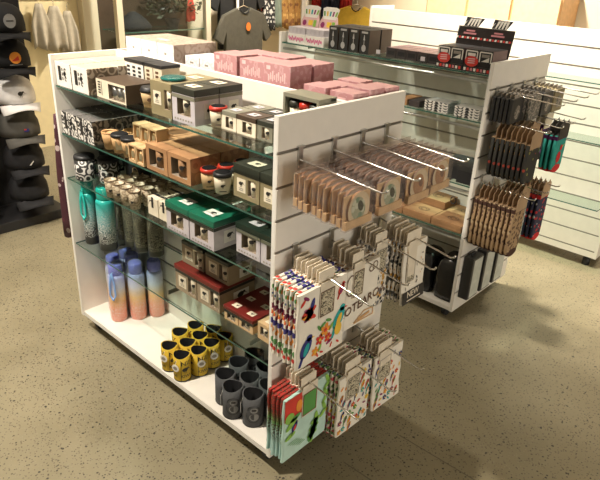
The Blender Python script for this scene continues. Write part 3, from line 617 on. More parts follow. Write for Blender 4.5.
def cooler(label, loc, rz, kind, tagm=True):
    y = kind == 'yellow'; r, h = (.0325, .106) if y else (.037, .120)
    t = thing('can_cooler', label, 'can cooler', loc, rz, kind + ' can coolers on the base')
    n = 28
    b = MB(); b.rings([[(q * cos(2 * pi * j / n), q * sin(2 * pi * j / n), z + (.004 * cos(2 * (2 * pi * j / n) + .6) if z > .05 else 0)) for j in range(n)] for q, z in ((r * .96, 0), (r, .004), (r, h * .5), (r * 1.01, h), (r * .90, h), (r * .88, .012))], lambda k: 1 if k > 3 else 0)
    b.build('sleeve', ['yellow' if y else 'grey', 'rubber'], t)
    b = MB(); b.lathe([(r * .985, .0003), (r * 1.015, .003), (r * 1.012, .006)], n, caps=(False, False)); b.box(-.0008, .0008, -r - .0008, -r + .001, .006, h * .92) if y else None; b.build('binding', 'black', t)
    p = MB()
    if y:
        f = cyl(r, 0, .55); write(p, 'NZ', f, .026, 0, 0, .082); kiwi(p, off(f, 0, .054), .034, 0); write(p, 'KIWI', f, .018, 0, 0, .026)
        f = cyl(r, 0, -1.1); write(p, 'NZ', f, .026, 0, 0, .082); kiwi(p, off(f, 0, .054), .034, 0); write(p, 'KIWI', f, .018, 0, 0, .026)
        p.build('print', 'ink', t)
    else:
        f = cyl(r, 0, .15)
        seg(p, f, arc(0, .075, .020, -.2, pi + .2, 14, .018), .003, 0); seg(p, f, arc(0, .048, .024, pi - .3, 2 * pi + .3, 14, .024), .003, 0); seg(p, f, [(-.026, .058), (.026, .062)], .0025, 0)
        p.flat(ell(.002, .074, .0135, .011), f, 1); p.flat(ell(.002, .046, .017, .015), f, 1); p.flat(ell(.003, .076, .007, .004), lambda u, v: cyl(r + .0006, 0, .15)(u, v), 0); p.build('print', ['black', 'lgrey'], t)
    if tagm:
        g = MB(); a = -.55 if y else -1.25
        if y and tagm == 2: a = .35
        R = r + .006; cxg, cyg = R * sin(a), -R * cos(a); ux, uy = cos(a), sin(a); nx, ny = sin(a), -cos(a)
        mp = lambda u, v, w: (cxg + u * ux + w * nx, cyg + u * uy + w * ny, .066 + v)
        if y:
            g.prism(ell(0, 0, .0155, .0155, 20), mp, .0012, 0); g2 = lambda u, v: mp(u, v, .0012 + E1)
            g.flat(ell(0, 0, .0095, .0075, 14), g2, 1)
        else: g.prism(rect(-.007, .007, -.02, .02), mp, .0012, 2)
        g.tube([mp(0, .012, 0), (r * .97 * sin(a), -r * .97 * cos(a), h * .93)], .0006, 5, 0); g.build('swing_tag', ['tag', 'inkg', 'lgrey'], t)
YC = [(-.592, .040, 1), (-.512, .037, 1), (-.562, .102, 0), (-.492, .102, 2), (-.640, .125, 0), (-.567, .168, 0), (-.497, .168, 2), (-.637, .200, 0), (-.566, .2335, 0), (-.498, .2335, 2)]
YL = ['yellow can cooler with round tag, leftmost of the front row on the base', 'yellow can cooler with white tag at the very front of the base', 'yellow can cooler in the middle of the left column, second row', 'yellow can cooler with oval tag, second from front in the right column', 'yellow can cooler at the left edge of the group, third row', 'yellow can cooler in the centre of the third row', 'yellow can cooler with oval tag, third from front in the right column', 'yellow can cooler at the left of the back row', 'yellow can cooler in the middle of the back row against the slotted wall', 'yellow can cooler with oval tag at the right of the back row']
for (x, y, g), lb in zip(YC, YL):
    cooler(lb, (x, y, BA), radians(52 + random.uniform(-8, 8)), 'yellow', g)
GC = [(-.228, .043, 1), (-.150, .066, 1), (-.300, .070, 0), (-.226, .120, 0), (-.318, .150, 0), (-.070, .108, 0), (-.150, .142, 0), (-.232, .205, 0), (-.156, .220, 0), (-.318, .228, 0), (-.075, .190, 0)]
GL = ['grey can cooler with side tag at the very front of the base', 'grey can cooler right of the front one, near the end panel', 'grey can cooler behind and left of the front one', 'grey can cooler right behind the frontmost grey one', 'grey can cooler at the left edge of the grey group, middle row', 'grey can cooler beside the end panel, second row', 'grey can cooler in the third row, right of centre', 'grey can cooler in the middle of the back row', 'grey can cooler at the right of the back row', 'grey can cooler at the left of the back row against the wall', 'grey can cooler in the back corner by the end panel']
for (x, y, g), lb in zip(GC, GL): cooler(lb, (x, y, BA), radians(50 + random.uniform(-12, 12)), 'grey', g)

# --- top boxes on the back shelf of the near unit
for c in range(3):
    t = thing('white_gift_box', 'lilac white patterned box with peach top, %s of three on top of the near unit' % ['leftmost', 'middle', 'rightmost'][c], 'gift box', (-1.152 + .105 * c, .298, SB), 0, 'white boxes on top of the near unit')
    b = MB(); b.box(0, .103, 0, .2, 0, .105, 0, mt=1, ms=1); b.build('carton_body', ['whitefl', 'peach'], t, bev=.001)
    f = MB(); f.flat(rect(.035, .068, .04, .046), front(0), 0); f.flat(rect(.045, .058, .065, .073), front(0), 0)
    if c == 1: f.flat(rect(.03, .09, .05, .075), top(.105), 1)
    f.build('printed_panel', ['inkg', 'paper'], t)
for c in range(2):
    t = thing('white_soap_box', 'small lilac white box behind the slotted wall, %s of two left of the pink boxes' % ['left', 'right'][c], 'gift box', (-.835 + .085 * c, .345, SB), 0, 'small white boxes on top of the near unit')
    b = MB(); b.box(0, .082, 0, .12, 0, .068, 0, ms=1); b.build('carton_body', ['whitefl', 'peach'], t, bev=.001)
    f = MB(); f.flat(rect(.02, .06, .03, .036), front(0), 0); f.flat(rect(.03, .05, .044, .05), front(0), 0); f.build('printed_panel', 'inkg', t)
for r in range(2):
    for c in range(3):
        t = thing('pink_gift_box', 'large pink patterned box, %s of the %s three on top of the near unit' % (['left', 'middle', 'right'][c], ['front', 'back'][r]), 'gift box', (-.640 + .125 * c + .004 * ((c + r) % 2), .322 + .106 * r + .004 * (c % 2), SB), 0, 'large pink boxes on top of the near unit')
        b = MB(); b.box(0, .118, 0, .098, 0, .105 - .004 * ((c + r) % 2), 0, mt=1); b.build('carton_body', ['pink', 'pinkt'], t, bev=.001)
        f = MB()
        for k in range(9): f.flat(rect(.02 + .009 * k, .0255 + .009 * k, .05 + .006 * (k % 2), .07 + .006 * (k % 3)), front(0), 0)
        f.flat(rect(.016, .106, .032, .036), front(0), 0); f.flat(rect(.012, .030, .085, .097), front(0), 0); f.build('printed_panel', 'pinkl', t)
for c in range(2):
    for r in range(3):
        t = thing('pink_soap_box', 'small pink soap box, %s column, %s row, behind the near end panel top' % (['left', 'right'][c], ['front', 'middle', 'back'][r]), 'gift box', (-.205 + .097 * c, .312 + .080 * r + .010 * c, SB), 0, 'small pink boxes on top of the near unit')
        b = MB(); b.box(0, .088, 0, .070, 0, .066 - .004 * ((r + c) % 2), 0, mt=1); b.build('carton_body', ['pink', 'pinkt'], t, bev=.001)
        f = MB(); f.flat(rect(.015, .074, .024, .029), front(0), 0); f.flat(rect(.03, .06, .038, .048), front(0), 0); f.build('printed_panel', 'pinkl', t)

# ------------------------------------------------------------------ end panel of the near unit: hooks and what hangs on them
def hook(label, loc, ln, drop, group, wz=-.03):
    t = thing('display_hook', label, 'hook', loc, 0, group)
    p = MB(); p.box(.001, .006, -.008, .008, -.055, .004); p.box(-.002, .009, -.012, .012, .0035, .009); p.build('hook_plate', 'steel', t)
    w = MB(); w.tube([(.005, 0, wz), (ln * .5, 0, wz - drop * .5), (ln - .012, 0, wz - drop), (ln, 0, wz - drop + .004), (ln + .004, 0, wz - drop + .012)], .0028, 8); w.build('wire_prong', 'chrome', t)
    return t
HY = [.082, .222, .352, .472]
HN = ['first', 'second', 'third', 'last']
HZ = [1.104, .8205, .4425]
for row, (z, ys, dr) in enumerate(((HZ[0], HY, .018), (HZ[1], (.078, .238, .378, .490), .045), (HZ[2], (.070, .245, .400), .04))):
    for k, y in enumerate(ys):
        hook('chrome hook on the near end panel, %s row, %s from the front edge' % (['top', 'middle', 'bottom'][row], HN[k]), (0, y, z), .285, dr, 'chrome hooks on the near end panel')
def packet(label, loc, printm, group):
    """clear sleeve on a hook holding a thin wooden disc and its card; faces +x"""
    t = thing('coaster_packet', label, 'packet', loc, 0, group)
    w2, h0, h1 = .056, -.100, .012
    f = lambda u, v, w: (w, u, v)
    b = MB(); b.prism([(-w2 + .004, h0 + .003), (w2 - .004, h0 + .003), (w2 - .004, -.075), (-w2 + .004, -.075)], f, .0125, 0); b.box(.0, .0015, -w2 + .004, w2 - .004, -.075, -.012); b.build('backing_card', 'kraftl', t)
    b = MB(); b.prism(ell(0, -.052, .043, .045, 26), lambda u, v, w: (w + .0032, u, v), .006, 0, 1); b.build('wooden_disc', ['birch', 'kraft'], t)
    b = MB(); mp = lambda u, v: (.0101, u, v); b.flat(ell(-.004, -.050, .027, .033, 16, .5), mp, 0); b.flat(ell(.004, -.044, .010, .016, 12, .5), lambda u, v: (.0106, u, v), 1); b.build('disc_picture', printm, t)
    b = MB(); b.box(-.001, .0145, -w2, w2, h0, -.006); b.prism([(-w2, -.006), (w2, -.006), (w2, h1), (-w2, h1)], lambda u, v, w: (w + .006, u, v), .0006); b.build('plastic_sleeve', 'sleeve', t)
    return t
PK = [('kraftl', 'greenph', 'wooden disc with green picture'), ('brownc', 'greenph', 'wooden disc with fern picture'), ('brownc', 'kraftl', 'wooden disc with brown picture'), ('brownc', 'kraftd', 'wooden disc with carved picture')]
for k, y in enumerate(HY):
    pr = None; n = (9, 9, 9, 8)[k]
    for i in range(n):
        x = .212 - .0215 * i
        lb = 'packet with %s, %s hook of top row, %s' % (PK[k][2], HN[k], 'frontmost' if i == 0 else ORD[i] + ' from tip')
        loc = (x - .004 * (k % 2), y - .012 + .004 * ((i * 7) % 3 - 1), HZ[0] - .034 - .018 * x / .285)
        if i < 2:
            pr = packet(lb, loc, ['greenph', 'leaf'] if k < 2 else ['kraft', 'wooddk'], 'packets on the %s top hook' % HN[k])
            for c in kids(pr):
                nm_ = c.name.split('.')[0]
                if nm_ == 'backing_card' and k: c.data.materials[0] = M['kraftl' if i == 0 else 'wooddk']
                if nm_ == 'wooden_disc' and k: c.data.materials[1] = M['wooddk']
                if nm_ == 'wooden_disc' and k and i: c.data.materials[0] = M['kraft']
        else: dup(pr, loc, None, lb)

def towel(label, loc, y0, y1, top_, bot, clothm, th=.011, flare=0, hd=(-.03, .034), hdr=.028, group=None, rz=0):
    """folded tea towel hung by its card; local origin at the wire"""
    t = thing('tea_towel', label, 'tea towel', loc, rz, group)
    xf = lambda v: flare * ((top_ - v) / (top_ - bot)) ** 2 if flare else 0
    prof = [(y0 + .004, -th / 2 * .7), (y0, -th * .25), (y0, th * .25), (y0 + .004, th / 2), (y1 - .003, th / 2), (y1, th * .3), (y1 - .001, 0), (y1, -th * .3), (y1 - .003, -th / 2)]
    nz = 9; R = []
    for k in range(nz):
        v = top_ + (bot - top_) * k / (nz - 1)
        wob = .0022 * sin(k * 1.9 + loc[0] * 90)
        R.append([(x + xf(v) + .0006 * sin(v * 60 + y * 30), y + wob, v + .004 * sin(y * 55 + loc[0] * 40) * (k == nz - 1)) for y, x in prof])
    b = MB(); b.rings(R, 0, True, (True, True), False); b.build('cloth', clothm, t)
    b = MB(); b.prism([(hd[0], top_ - .004), (hd[1], top_ - .004), (hd[1], hdr - .004), (hd[1] - .006, hdr), (hd[0] + .003, hdr), (hd[0], hdr - .003)], lambda u, v, w: (w - .0012, u, v), .0024)
    b.box(-th / 2 - .0022, th / 2 + .0022, hd[0], hd[1], top_ - .016, top_ + .0018); b.build('header_card', 'hdr', t)
    mp = lambda u, v: (xf(v) + th / 2 + .0014, u, v)
    return t, mp
def bird(b, mp, s, body, beak, wing):
    b.flat([(x * s, y * s) for x, y in ell(0, 0, .42, .74, 16, -.5)], mp, body); b.flat([(x * s, y * s) for x, y in ell(.28, .62, .25, .24, 12)], lambda u, v: mp(u, v), body)
    b.flat([(x * s, y * s) for x, y in ((.48, .66), (.78, .52), (.44, .50))], mp, beak); b.flat([(x * s, y * s) for x, y in ell(.02, -.10, .20, .46, 12, -.4)], lambda u, v: (mp(u, v)[0] + E1, *mp(u, v)[1:]), wing)
    b.flat([(x * s, y * s) for x, y in ((-.36, -.45), (-.62, -1.15), (-.42, -1.2), (-.16, -.6))], mp, body)
def flower(b, mp, s, m, c):
    for k in range(5): b.flat([(x * s, y * s) for x, y in ell(.5 * cos(k * 1.2566), .5 * sin(k * 1.2566), .34, .28, 9, k * 1.2566)], mp, m)
    b.flat([(x * s, y * s) for x, y in ell(0, 0, .25, .25, 9)], lambda u, v: (mp(u, v)[0] + E1, *mp(u, v)[1:]), c)
def leafm(b, mp, s, m, a=0): b.flat([(x * s, y * s) for x, y in ell(0, 0, .6, .22, 10, a)], mp, m)
def front_label(t, mp, u0, u1, v0, v1, printed=True, frame=None, pic=None):
    b = MB(); up = lambda k: (lambda u, v: (mp(u, v)[0] + k, u, v))
    b.box(0, 0, 0, 0, 0, 0) if False else None
    b.prism(rect(u0, u1, v0, v1), lambda u, v, w: (mp(u, v)[0] + .0006 + w, u, v), .0008); b.build('belly_card', 'hdr', t)
    q = MB(); q.flat(rect(u0 + .005, u1 - .005, v0 + .006, v0 + (v1 - v0) * .72), up(.0018), 0); q.build('card_picture', pic or 'hdrp', t)
    if frame:
        q = MB(); a = (u0 + .004, u1 - .004, v0 + .005, v0 + (v1 - v0) * .74)
        seg(q, up(.0022), [(a[0], a[2]), (a[1], a[2]), (a[1], a[3]), (a[0], a[3]), (a[0], a[2])], .003); q.build('card_frame', frame, t)
def stack(row, k, y, n, x1, sp, wires, desc, group, y0, y1, top_, bot, clothm, **kw):
    pr = None
    for i in range(n - 1, 0, -1):
        x = x1 - sp * i
        lb = '%s, %s row %s hook, %s from tip' % (desc, ['top', 'middle', 'bottom'][row], HN[k], ORD[i])
        loc = (x, y, HZ[row] - .032 - wires * x / .285)
        if pr is None: pr, _ = towel(lb, loc, y0, y1, top_, bot, clothm, group=group, **kw)
        else: dup(pr, (x, y + .004 * ((i * 5) % 3 - 1), loc[2] - .003 * (i % 2)), None, lb)
    loc = (x1, y, HZ[row] - .032 - wires * x1 / .285)
    return loc
G = 'tea towels on the %s hook %s'
# middle row
loc = stack(1, 0, .078, 8, .126, .0135, .045, 'white tea towel with bird and flower edge', G % ('middle', HN[0]), -.116, .086, -.012, -.250, 'linenp', hd=(-.034, .030))
t, mp = towel('white towel with birds, parrots and flowers, frontmost on the middle row first hook', loc, -.116, .086, -.012, -.250, 'linen', hd=(-.034, .030), group=G % ('middle', HN[0]))
front_label(t, mp, -.034, .030, -.116, -.004, frame='inkb')
b = MB(); mm = ['inavy', 'iyel', 'itl', 'ired', 'iorg', 'igrn', 'ipur', 'ilgrn']
bird(b, off(mp, -.080, -.192), .047, 0, 1, 2); bird(b, off(mp, .058, -.152), .050, 2, 3, 1); b.flat(ell(.056, -.185, .016, .022, 12), lambda u, v: (mp(u, v)[0] + 2 * E1, u, v), 1)
bird(b, off(mp, .060, -.055), .026, 3, 6, 6)
flower(b, off(mp, .000, -.166), .028, 4, 3); flower(b, off(mp, -.022, -.190), .022, 3, 1); flower(b, off(mp, .014, -.198), .020, 3, 4); flower(b, off(mp, -.040, -.222), .020, 4, 1)
for u, v, a, c in ((-.012, -.145, .5, 5), (.012, -.138, -.4, 5), (-.026, -.150, 2.2, 5), (.026, -.165, .9, 7), (-.020, -.218, 1.2, 7), (.020, -.215, .3, 6), (-.1, -.04, .8, 3), (-.088, -.030, -.6, 6)): leafm(b, off(mp, u, v), .024, c, a)
for k in range(6): leafm(b, off(mp, -.085 + .010 * (k % 3), -.075 - .017 * (k // 3)), .036, (3, 6, 3, 4, 6, 3)[k], .5 + 2.2 * (k % 2))
leafm(b, off(mp, -.062, -.058), .036, 0, 1.3)
for u, v in ((.03, -.230), (-.012, -.236), (-.03, -.238), (.06, -.232)): leafm(b, off(mp, u, v), .016, 3, u * 40)
b.build('printed_picture', mm, t)
loc = stack(1, 1, .238, 6, .120, .0150, .045, 'natural tea towel with brown lettering edge', G % ('middle', HN[1]), -.066, .094, -.020, -.225, 'linenb', hd=(-.042, .010))
t, mp = towel('tea towel with brown place name lettering, frontmost on the middle row second hook', loc, -.066, .094, -.020, -.225, 'linen', hd=(-.042, .010), group=G % ('middle', HN[1]))
front_label(t, mp, -.040, .012, -.118, .0, frame='inkb')
b = MB(); q = lambda u, v: (mp(u, v)[0] + E1, u, v)
write(b, 'AOTEAROA', q, .042, 0, .016, -.150, .12); seg(b, q, arc(-.048, -.07, .020, .9, 5, 10, .034), .004); seg(b, q, arc(.05, -.045, .012, 0, 6.2, 10, .010), .0035); seg(b, q, arc(.066, -.038, .012, 0, 6.2, 10, .012), .0035)
seg(b, q, [(-.02, -.212), (.03, -.185), (.075, -.190), (.078, -.215), (-.02, -.212)], .004, 1); seg(b, q, [(.0, -.207), (.06, -.2)], .009, 1); b.build('printed_lettering', ['inkb', 'woodor'], t)
loc = stack(1, 2, .378, 6, .088, .0115, .045, 'tea towel with black and grey print edge', G % ('middle', HN[2]), -.042, .052, -.016, -.235, 'linenk', hd=(-.030, .030))
t, mp = towel('tea towel with black and grey print, frontmost on the middle row third hook', loc, -.042, .052, -.016, -.235, 'linenk', hd=(-.030, .030), group=G % ('middle', HN[2])); front_label(t, mp, -.030, .030, -.11, 0, frame='inkg')
loc = stack(1, 3, .490, 7, .140, .0135, .045, 'white tea towel with black, grey and ochre edge', G % ('middle', HN[3]), -.056, .074, -.014, -.220, 'linenk', hd=(-.046, .036), hdr=.03)
t, mp = towel('white towel with spots and black lettered foot, frontmost on the middle row last hook', loc, -.056, .074, -.014, -.225, 'linen', hd=(-.046, .036), hdr=.03, flare=.012, group=G % ('middle', HN[3]))
b = MB(); q = lambda u, v: (mp(u, v)[0] + E1, u, v); q2 = lambda u, v: (mp(u, v)[0] + 2 * E1, u, v)
b.flat(rect(-.055, .073, -.2245, -.180), q, 0); write(b, 'NEW', q2, .030, 1, .006, -.195); seg(b, q2, [(-.03, -.215), (.05, -.215)], .004, 1)
random.seed(3)
for k in range(26): leafm(b, off(q, random.uniform(-.045, .062), random.uniform(-.170, -.015)), random.uniform(.006, .013), random.choice((0, 2, 2, 3)), random.uniform(0, 3))
b.build('printed_picture', ['ink', 'hdr', 'inkg', 'woodor'], t); front_label(t, mp, -.040, .010, -.150, -.002, frame='inkg')
# bottom row
loc = stack(2, 0, .070, 6, .088, .0125, .04, 'pale aqua tea towel with red and green edge', G % ('bottom', HN[0]), -.108, .092, -.014, -.248, 'lineng', hd=(-.034, .034))
t, mp = towel('pale aqua towel with red scene and ferns, frontmost on the bottom row first hook', loc, -.108, .092, -.014, -.248, 'aqua', hd=(-.034, .034), group=G % ('bottom', HN[0]))
b = MB(); q2 = lambda u, v: (mp(u, v)[0] + 2 * E1, u, v)
b.flat(rect(-.106, -.030, -.095, -.016), mp, 0); b.flat(ell(-.045, -.060, .014, .022, 12), q2, 1); b.flat(ell(-.085, -.088, .02, .02, 10), q2, 3); bird(b, off(q2, -.062, -.132), .024, 4, 1, 0)
leafm(b, off(q2, -.075, -.115), .05, 3, .6); leafm(b, off(q2, -.08, -.160), .04, 3, .3); leafm(b, off(q2, -.06, -.098), .04, 2, .3)
for k in range(7):
    s = -1 if k % 2 else 1
    leafm(b, off(q2, .020 + .003 * k, -.225 + .012 * k), .040, 3, .9 + s * .7)
leafm(b, off(q2, .026, -.200), .075, 2, 1.15); leafm(b, off(q2, .026, -.200), .05, 5, 1.15)
for k in range(6): leafm(b, off(q2, .072 + .002 * k, -.155 + .026 * k), .034, 3, .8 + (k % 2) * 1.2)
for k in range(6): seg(b, q2, [(-.09 + .01 * k, -.190 - .006 * k), (-.05 + .008 * k, -.185 - .006 * k)], .002, 2)
seg(b, q2, [(.055, -.150), (.085, -.142)], .002, 2); b.build('printed_picture', ['ired', 'iorg', 'igrn', 'ilgrn', 'inavy', 'grey'], t); front_label(t, mp, -.032, .036, -.118, -.002, frame='red', pic='igrn')
loc = stack(2, 1, .245, 7, .130, .0160, .04, 'white tea towel with many small coloured motifs', G % ('bottom', HN[1]), -.078, .088, -.018, -.255, 'linenm', hd=(-.050, .026), hdr=.03)
t, mp = towel('white tea towel with pink, blue and yellow motifs, frontmost on the bottom row second hook', loc, -.078, .088, -.018, -.255, 'linen', hd=(-.050, .026), hdr=.03, group=G % ('bottom', HN[1]))
def scatter(t, mp, u0, u1, v0, v1, n, sd):
    random.seed(sd); b = MB(); q = lambda u, v: (mp(u, v)[0] + E1, u, v); P = []
    for _ in range(400):
        u, v = random.uniform(u0, u1), random.uniform(v0, v1)
        if all(math.hypot(u - a, v - c) > .019 for a, c in P): P.append((u, v))
        if len(P) >= n: break
    for k, (u, v) in enumerate(P):
        c = k % 7
        if k % 3 == 0: bird(b, off(q, u, v), .017, c, 1, (c + 2) % 7)
        elif k % 3 == 1: flower(b, off(q, u, v), .0125, c, 1)
        else: leafm(b, off(q, u, v), .015, c, random.uniform(0, 3))
    b.build('printed_picture', ['ipur', 'iyel', 'itl', 'ired', 'iorg', 'igrn', 'inavy'], t)
scatter(t, mp, -.066, .078, -.245, -.03, 44, 5); front_label(t, mp, -.044, .026, -.120, -.002, frame='inkg')
loc = stack(2, 2, .400, 6, .140, .0150, .04, 'white tea towel with yellow and blue motifs', G % ('bottom', HN[2]), -.062, .10, -.016, -.235, 'linenm', hd=(-.046, .030), hdr=.03)
t, mp = towel('white tea towel with yellow and green motifs, frontmost on the bottom row third hook', loc, -.062, .10, -.016, -.235, 'linen', hd=(-.046, .030), hdr=.03, flare=.008, group=G % ('bottom', HN[2]))
scatter(t, mp, -.050, .088, -.225, -.03, 36, 9); front_label(t, mp, -.042, .028, -.125, -.002, frame='inkg')

# ------------------------------------------------------------------ unit behind: end panel
BY = [yB + .060, yB + .190, yB + .315, yB + .440]
BZ = [1.11, 1.0155, .732]
BN = ['first', 'second', 'third', 'last']
for row, (z, ys) in enumerate(zip(BZ, (BY, BY, BY[:3]))):
    for k, y in enumerate(ys): hook('chrome hook on the far end panel, %s row, %s from the front edge' % (['top', 'middle', 'bottom'][row], BN[k]), (xB, y, z), .25 if row != 0 else .28, .012, 'chrome hooks on the far end panel', -.010 if row == 0 else -.03)
def pouch(label, loc, m, group, w=.108, h=.105):
    t = thing('hanging_pouch', label, 'pouch', loc, 0, group); f = lambda u, v, ww: (ww, u, v)
    b = MB(); b.box(0, .014, -w / 2, w / 2, -h, -.005); b.build('pouch_body', m, t, bev=.003)
    b = MB(); b.prism([(-.03, -.006), (.03, -.006), (.03, .004), (.022, .009), (-.022, .009), (-.03, .004)], lambda u, v, ww: (.006 + ww, u, v), .0015); b.build('header_card', 'inkg', t)
    b = MB(); b.flat(ell(0, -h * .58, .026, .028, 14), lambda u, v: (.0152, u, v), 0); b.build('print', 'pouchg', t)
    return t
for k, (y, n, m, ds) in enumerate(((BY[0], 5, 'pouch', 'black pouch'), (BY[1], 6, 'pouchg', 'grey patterned pouch'), (BY[2], 6, 'pouch', 'black pouch with grey ring'), (BY[3], 6, 'olive', 'olive pouch'))):
    pr = None
    for i in range(n):
        loc = (xB + .012 + .019 * i, y, BZ[0] - .017); lb = '%s on the far top row, %s hook, %s from the panel' % (ds, BN[k], ORD[i])
        if pr is None: pr = pouch(lb, loc, m, 'pouches on the far end panel')
        else: dup(pr, loc, None, lb)
def sockpair(label, loc, m, hm, group, h=.19, w=.095, toe=None, cuff=None, motif=None):
    t = thing('sock_pair', label, 'socks', loc, 0, group)
    zt = -.045; zb = zt - h
    def out(s): return [(-w / 2, zt), (-w / 2 - .004, zt - h * .5), (-w / 2, zb + .02), (-w * .36, zb + .004), (-w * .12, zb), (-.002, zb + .012), (w * .14, zb - .004), (w * .38, zb), (w / 2, zb + .02), (w / 2 + .003, zt - h * .45), (w / 2 - .002, zt)]
    b = MB(); P = out(0); rr = []
    for k, (wd, x) in enumerate(((.90, 0), (1, .004), (1, .012), (.90, .016))): rr.append([(x, u * wd, (v - (zt + zb) / 2) * (1 - (1 - wd) * .5) + (zt + zb) / 2) for u, v in P])
    b.rings(rr); b.build('socks', m, t)
    if toe:
        q = MB(); q.rings([[(x, u * wd * 1.02, zb + (v * .8) + .012) for u, v in ell(0, 0, w * .42, .022, 12)] for wd, x in ((.9, -.0008), (1, .004), (1, .012), (.9, .0172))]); q.build('toe', toe, t)
    if cuff:
        q = MB(); q.box(-.0008, .0168, -w / 2 - .001, w / 2 + .001, zt - .022, zt - .004); q.build('cuff', cuff, t)
    q = MB(); q.prism([(-w * .46, zt - .018), (w * .46, zt - .018), (w * .46, -.002), (w * .30, .004), (w * .24, .016), (w * .1, .006), (-w * .1, .006), (-w * .22, .018), (-w * .32, .004), (-w * .46, -.004)], lambda u, v, ww: (.0172 + ww, u, v), .0015)
    q.box(-.0018, .0185, -w * .46, w * .46, zt + .0005, zt + .0025); q.build('header_card', hm, t)
    if motif:
        q = MB(); motif(q, lambda u, v: (.0175, u, zt - h * .5 + v)); q.build('knitted_picture', ['sockred', 'iyel'], t)
    return t
def birdm(b, mp): b.flat(ell(-.002, -.02, .024, .026, 14), mp, 0); b.flat(ell(.006, .022, .013, .014, 10), lambda u, v: (mp(u, v)[0] + E1, *mp(u, v)[1:]), 0); b.flat([(.018, .026), (.044, .034), (.018, .018)], mp, 1); b.flat(rect(-.018, -.012, -.062, -.04), mp, 0)
SK = [(1, 0, 8, 'black patterned socks, tan card', 'sockk', 'tan', dict(w=.112)), (1, 1, 5, 'dark spotted socks, tan card', 'sockp', 'tan', dict(toe='sockgr')), (1, 3, 3, 'purple and black spotted socks', 'sockp', 'cream', dict(cuff='sockpu')), (1, 2, 3, 'teal socks with red bird', 'sockt', 'ink', dict(cuff='sockpu', toe='sockred', motif=birdm, w=.115, h=.165)),
      (2, 0, 9, 'brown patterned socks with dark toes', 'sockb', 'tan', dict(toe='sockdk', cuff='sockdk', w=.112)), (2, 1, 5, 'pale teal spotted socks', 'sockg', 'tan', {}), (2, 2, 5, 'navy and white socks with red cuff', 'sockr', 'tan', dict(cuff='sockred', toe='sockred'))]
for row, k, n, ds, m, hm, kw in SK:
    pr = None
    for i in range(n):
        x = xB + .008 + .0215 * i + (.15 if k == 2 and row == 1 else .03 if row == 1 else (.045 if k == 1 else .085) if n == 5 else 0); loc = (x, BY[k] + (.010 if row == 2 else 0), BZ[row] - (.046 if row == 1 else .040) - .002 * (i % 2)); lb = '%s in the far %s row, %s from the panel' % (ds, ['', 'middle', 'bottom'][row], ORD[i])
        if pr is None: pr = sockpair(lb, loc, m, hm, 'socks on the %s row' % ['', 'middle', 'bottom'][row], **dict(dict(h=.168 if row == 1 else .228), **kw))
        else: dup(pr, loc, None, lb)
for k in range(3):
    t = thing('hanging_bag', 'black bag with pale grey face low on the far end panel, %s' % ['nearest the front edge', 'middle of three', 'furthest back'][k], 'bag', (xB + .0, yB + .075 + .125 * k, .135), 0, 'black and grey bags below the socks')
    b = MB(); b.box(.002, .05, -.045, .055, 0, .215); b.build('bag_body', 'pouch', t, bev=.003)
    b = MB(); b.flat(rect(-.03, .05, .008, .205), lambda u, v: (.0508, u, v), 0); b.build('bag_face', 'paleg', t)
    b = MB(); b.prism([(-.02, .2155), (.02, .2155), (.014, .228), (-.014, .228)], lambda u, v, w: (.02 + w, u, v), .004); b.build('hanging_tab', 'pouch', t)
# ------------------------------------------------------------------ unit behind: shelves
for k in range(2):
    t = thing('sweet_box', 'white and pink display box of sweets with card fan, %s of two' % ['left', 'right'][k], 'display box', (-1.235 + .125 * k, 1.302, T1), 0, 'white and pink sweet boxes')
    b = MB(); b.box(0, .122, 0, .095, 0, .045); b.build('tray', 'paper', t)
    for q in range(4):
        c = MB(); c.box(.003 + .029 * q, .030 + .029 * q, .004, .085, .0455, .078, 0); c.build('sweet_carton', 'lav', t)
    f = MB(); seg(f, front(0), [(.008 + .0024 * j, .022 + .010 * sin(j * 1.25) + .004 * sin(j * .7)) for j in range(44)], .0042, 0); f.build('pink_lettering', 'pinkhot', t)
    h = MB(); h.prism([(.004, .0455), (.118, .0455), (.122, .105), (.112, .135), (.015, .135), (.0, .105)], lambda u, v, w: (u, .088 + (v - .045) * .25 + w, v), .002); h.build('header_board', 'pinkl', t)
    h = MB(); h.prism([(.02, .122), (.105, .122), (.118, .172), (.095, .180), (.03, .180), (.01, .172)], lambda u, v, w: (u, .086 + (v - .045) * .25 + w, v), .0012); h.build('header_fan', 'paper', t)
    h = MB(); mp = lambda u, v: (u, .0845 + (v - .045) * .25, v)
    for q, m in enumerate((0, 1, 2, 3, 4)): h.flat([(.024 + .018 * q, .138), (.034 + .018 * q, .138), (.034 + .018 * q + .003 * (q - 2), .160), (.024 + .018 * q + .003 * (q - 2), .160)], mp, m)
    mp2 = lambda u, v: (u, .0858 + (v - .045) * .25, v)
    h.flat(rect(.052, .082, .085, .11), mp2, 1); h.flat(rect(.086, .105, .08, .112), mp2, 4); h.flat(ell(.025, .095, .014, .014, 10), mp2, 3); h.build('printed_sweets', ['igrn', 'iyel', 'itl', 'ipur', 'ilgrn'], t)
def spoonbox(label, loc, group):
    t = thing('spoon_box', label, 'gift box', loc, 0, group)
    b = MB(); b.box(0, .056, 0, .085, 0, .107, 0, ms=1); b.build('carton_body', ['pouch', 'brownc'], t, bev=.001)
    f = MB(); mp = front(0); f.flat(ell(.027, .026, .0125, .016, 14), mp, 0); f.flat(rect(.0255, .0285, .04, .085), mp, 0); f.flat([(.0215, .062), (.0325, .062), (.029, .082), (.025, .082)], mp, 0); f.flat(rect(.010, .046, .092, .101), mp, 0); f.build('silver_spoon_print', 'gsil', t)
    return t
pr = None
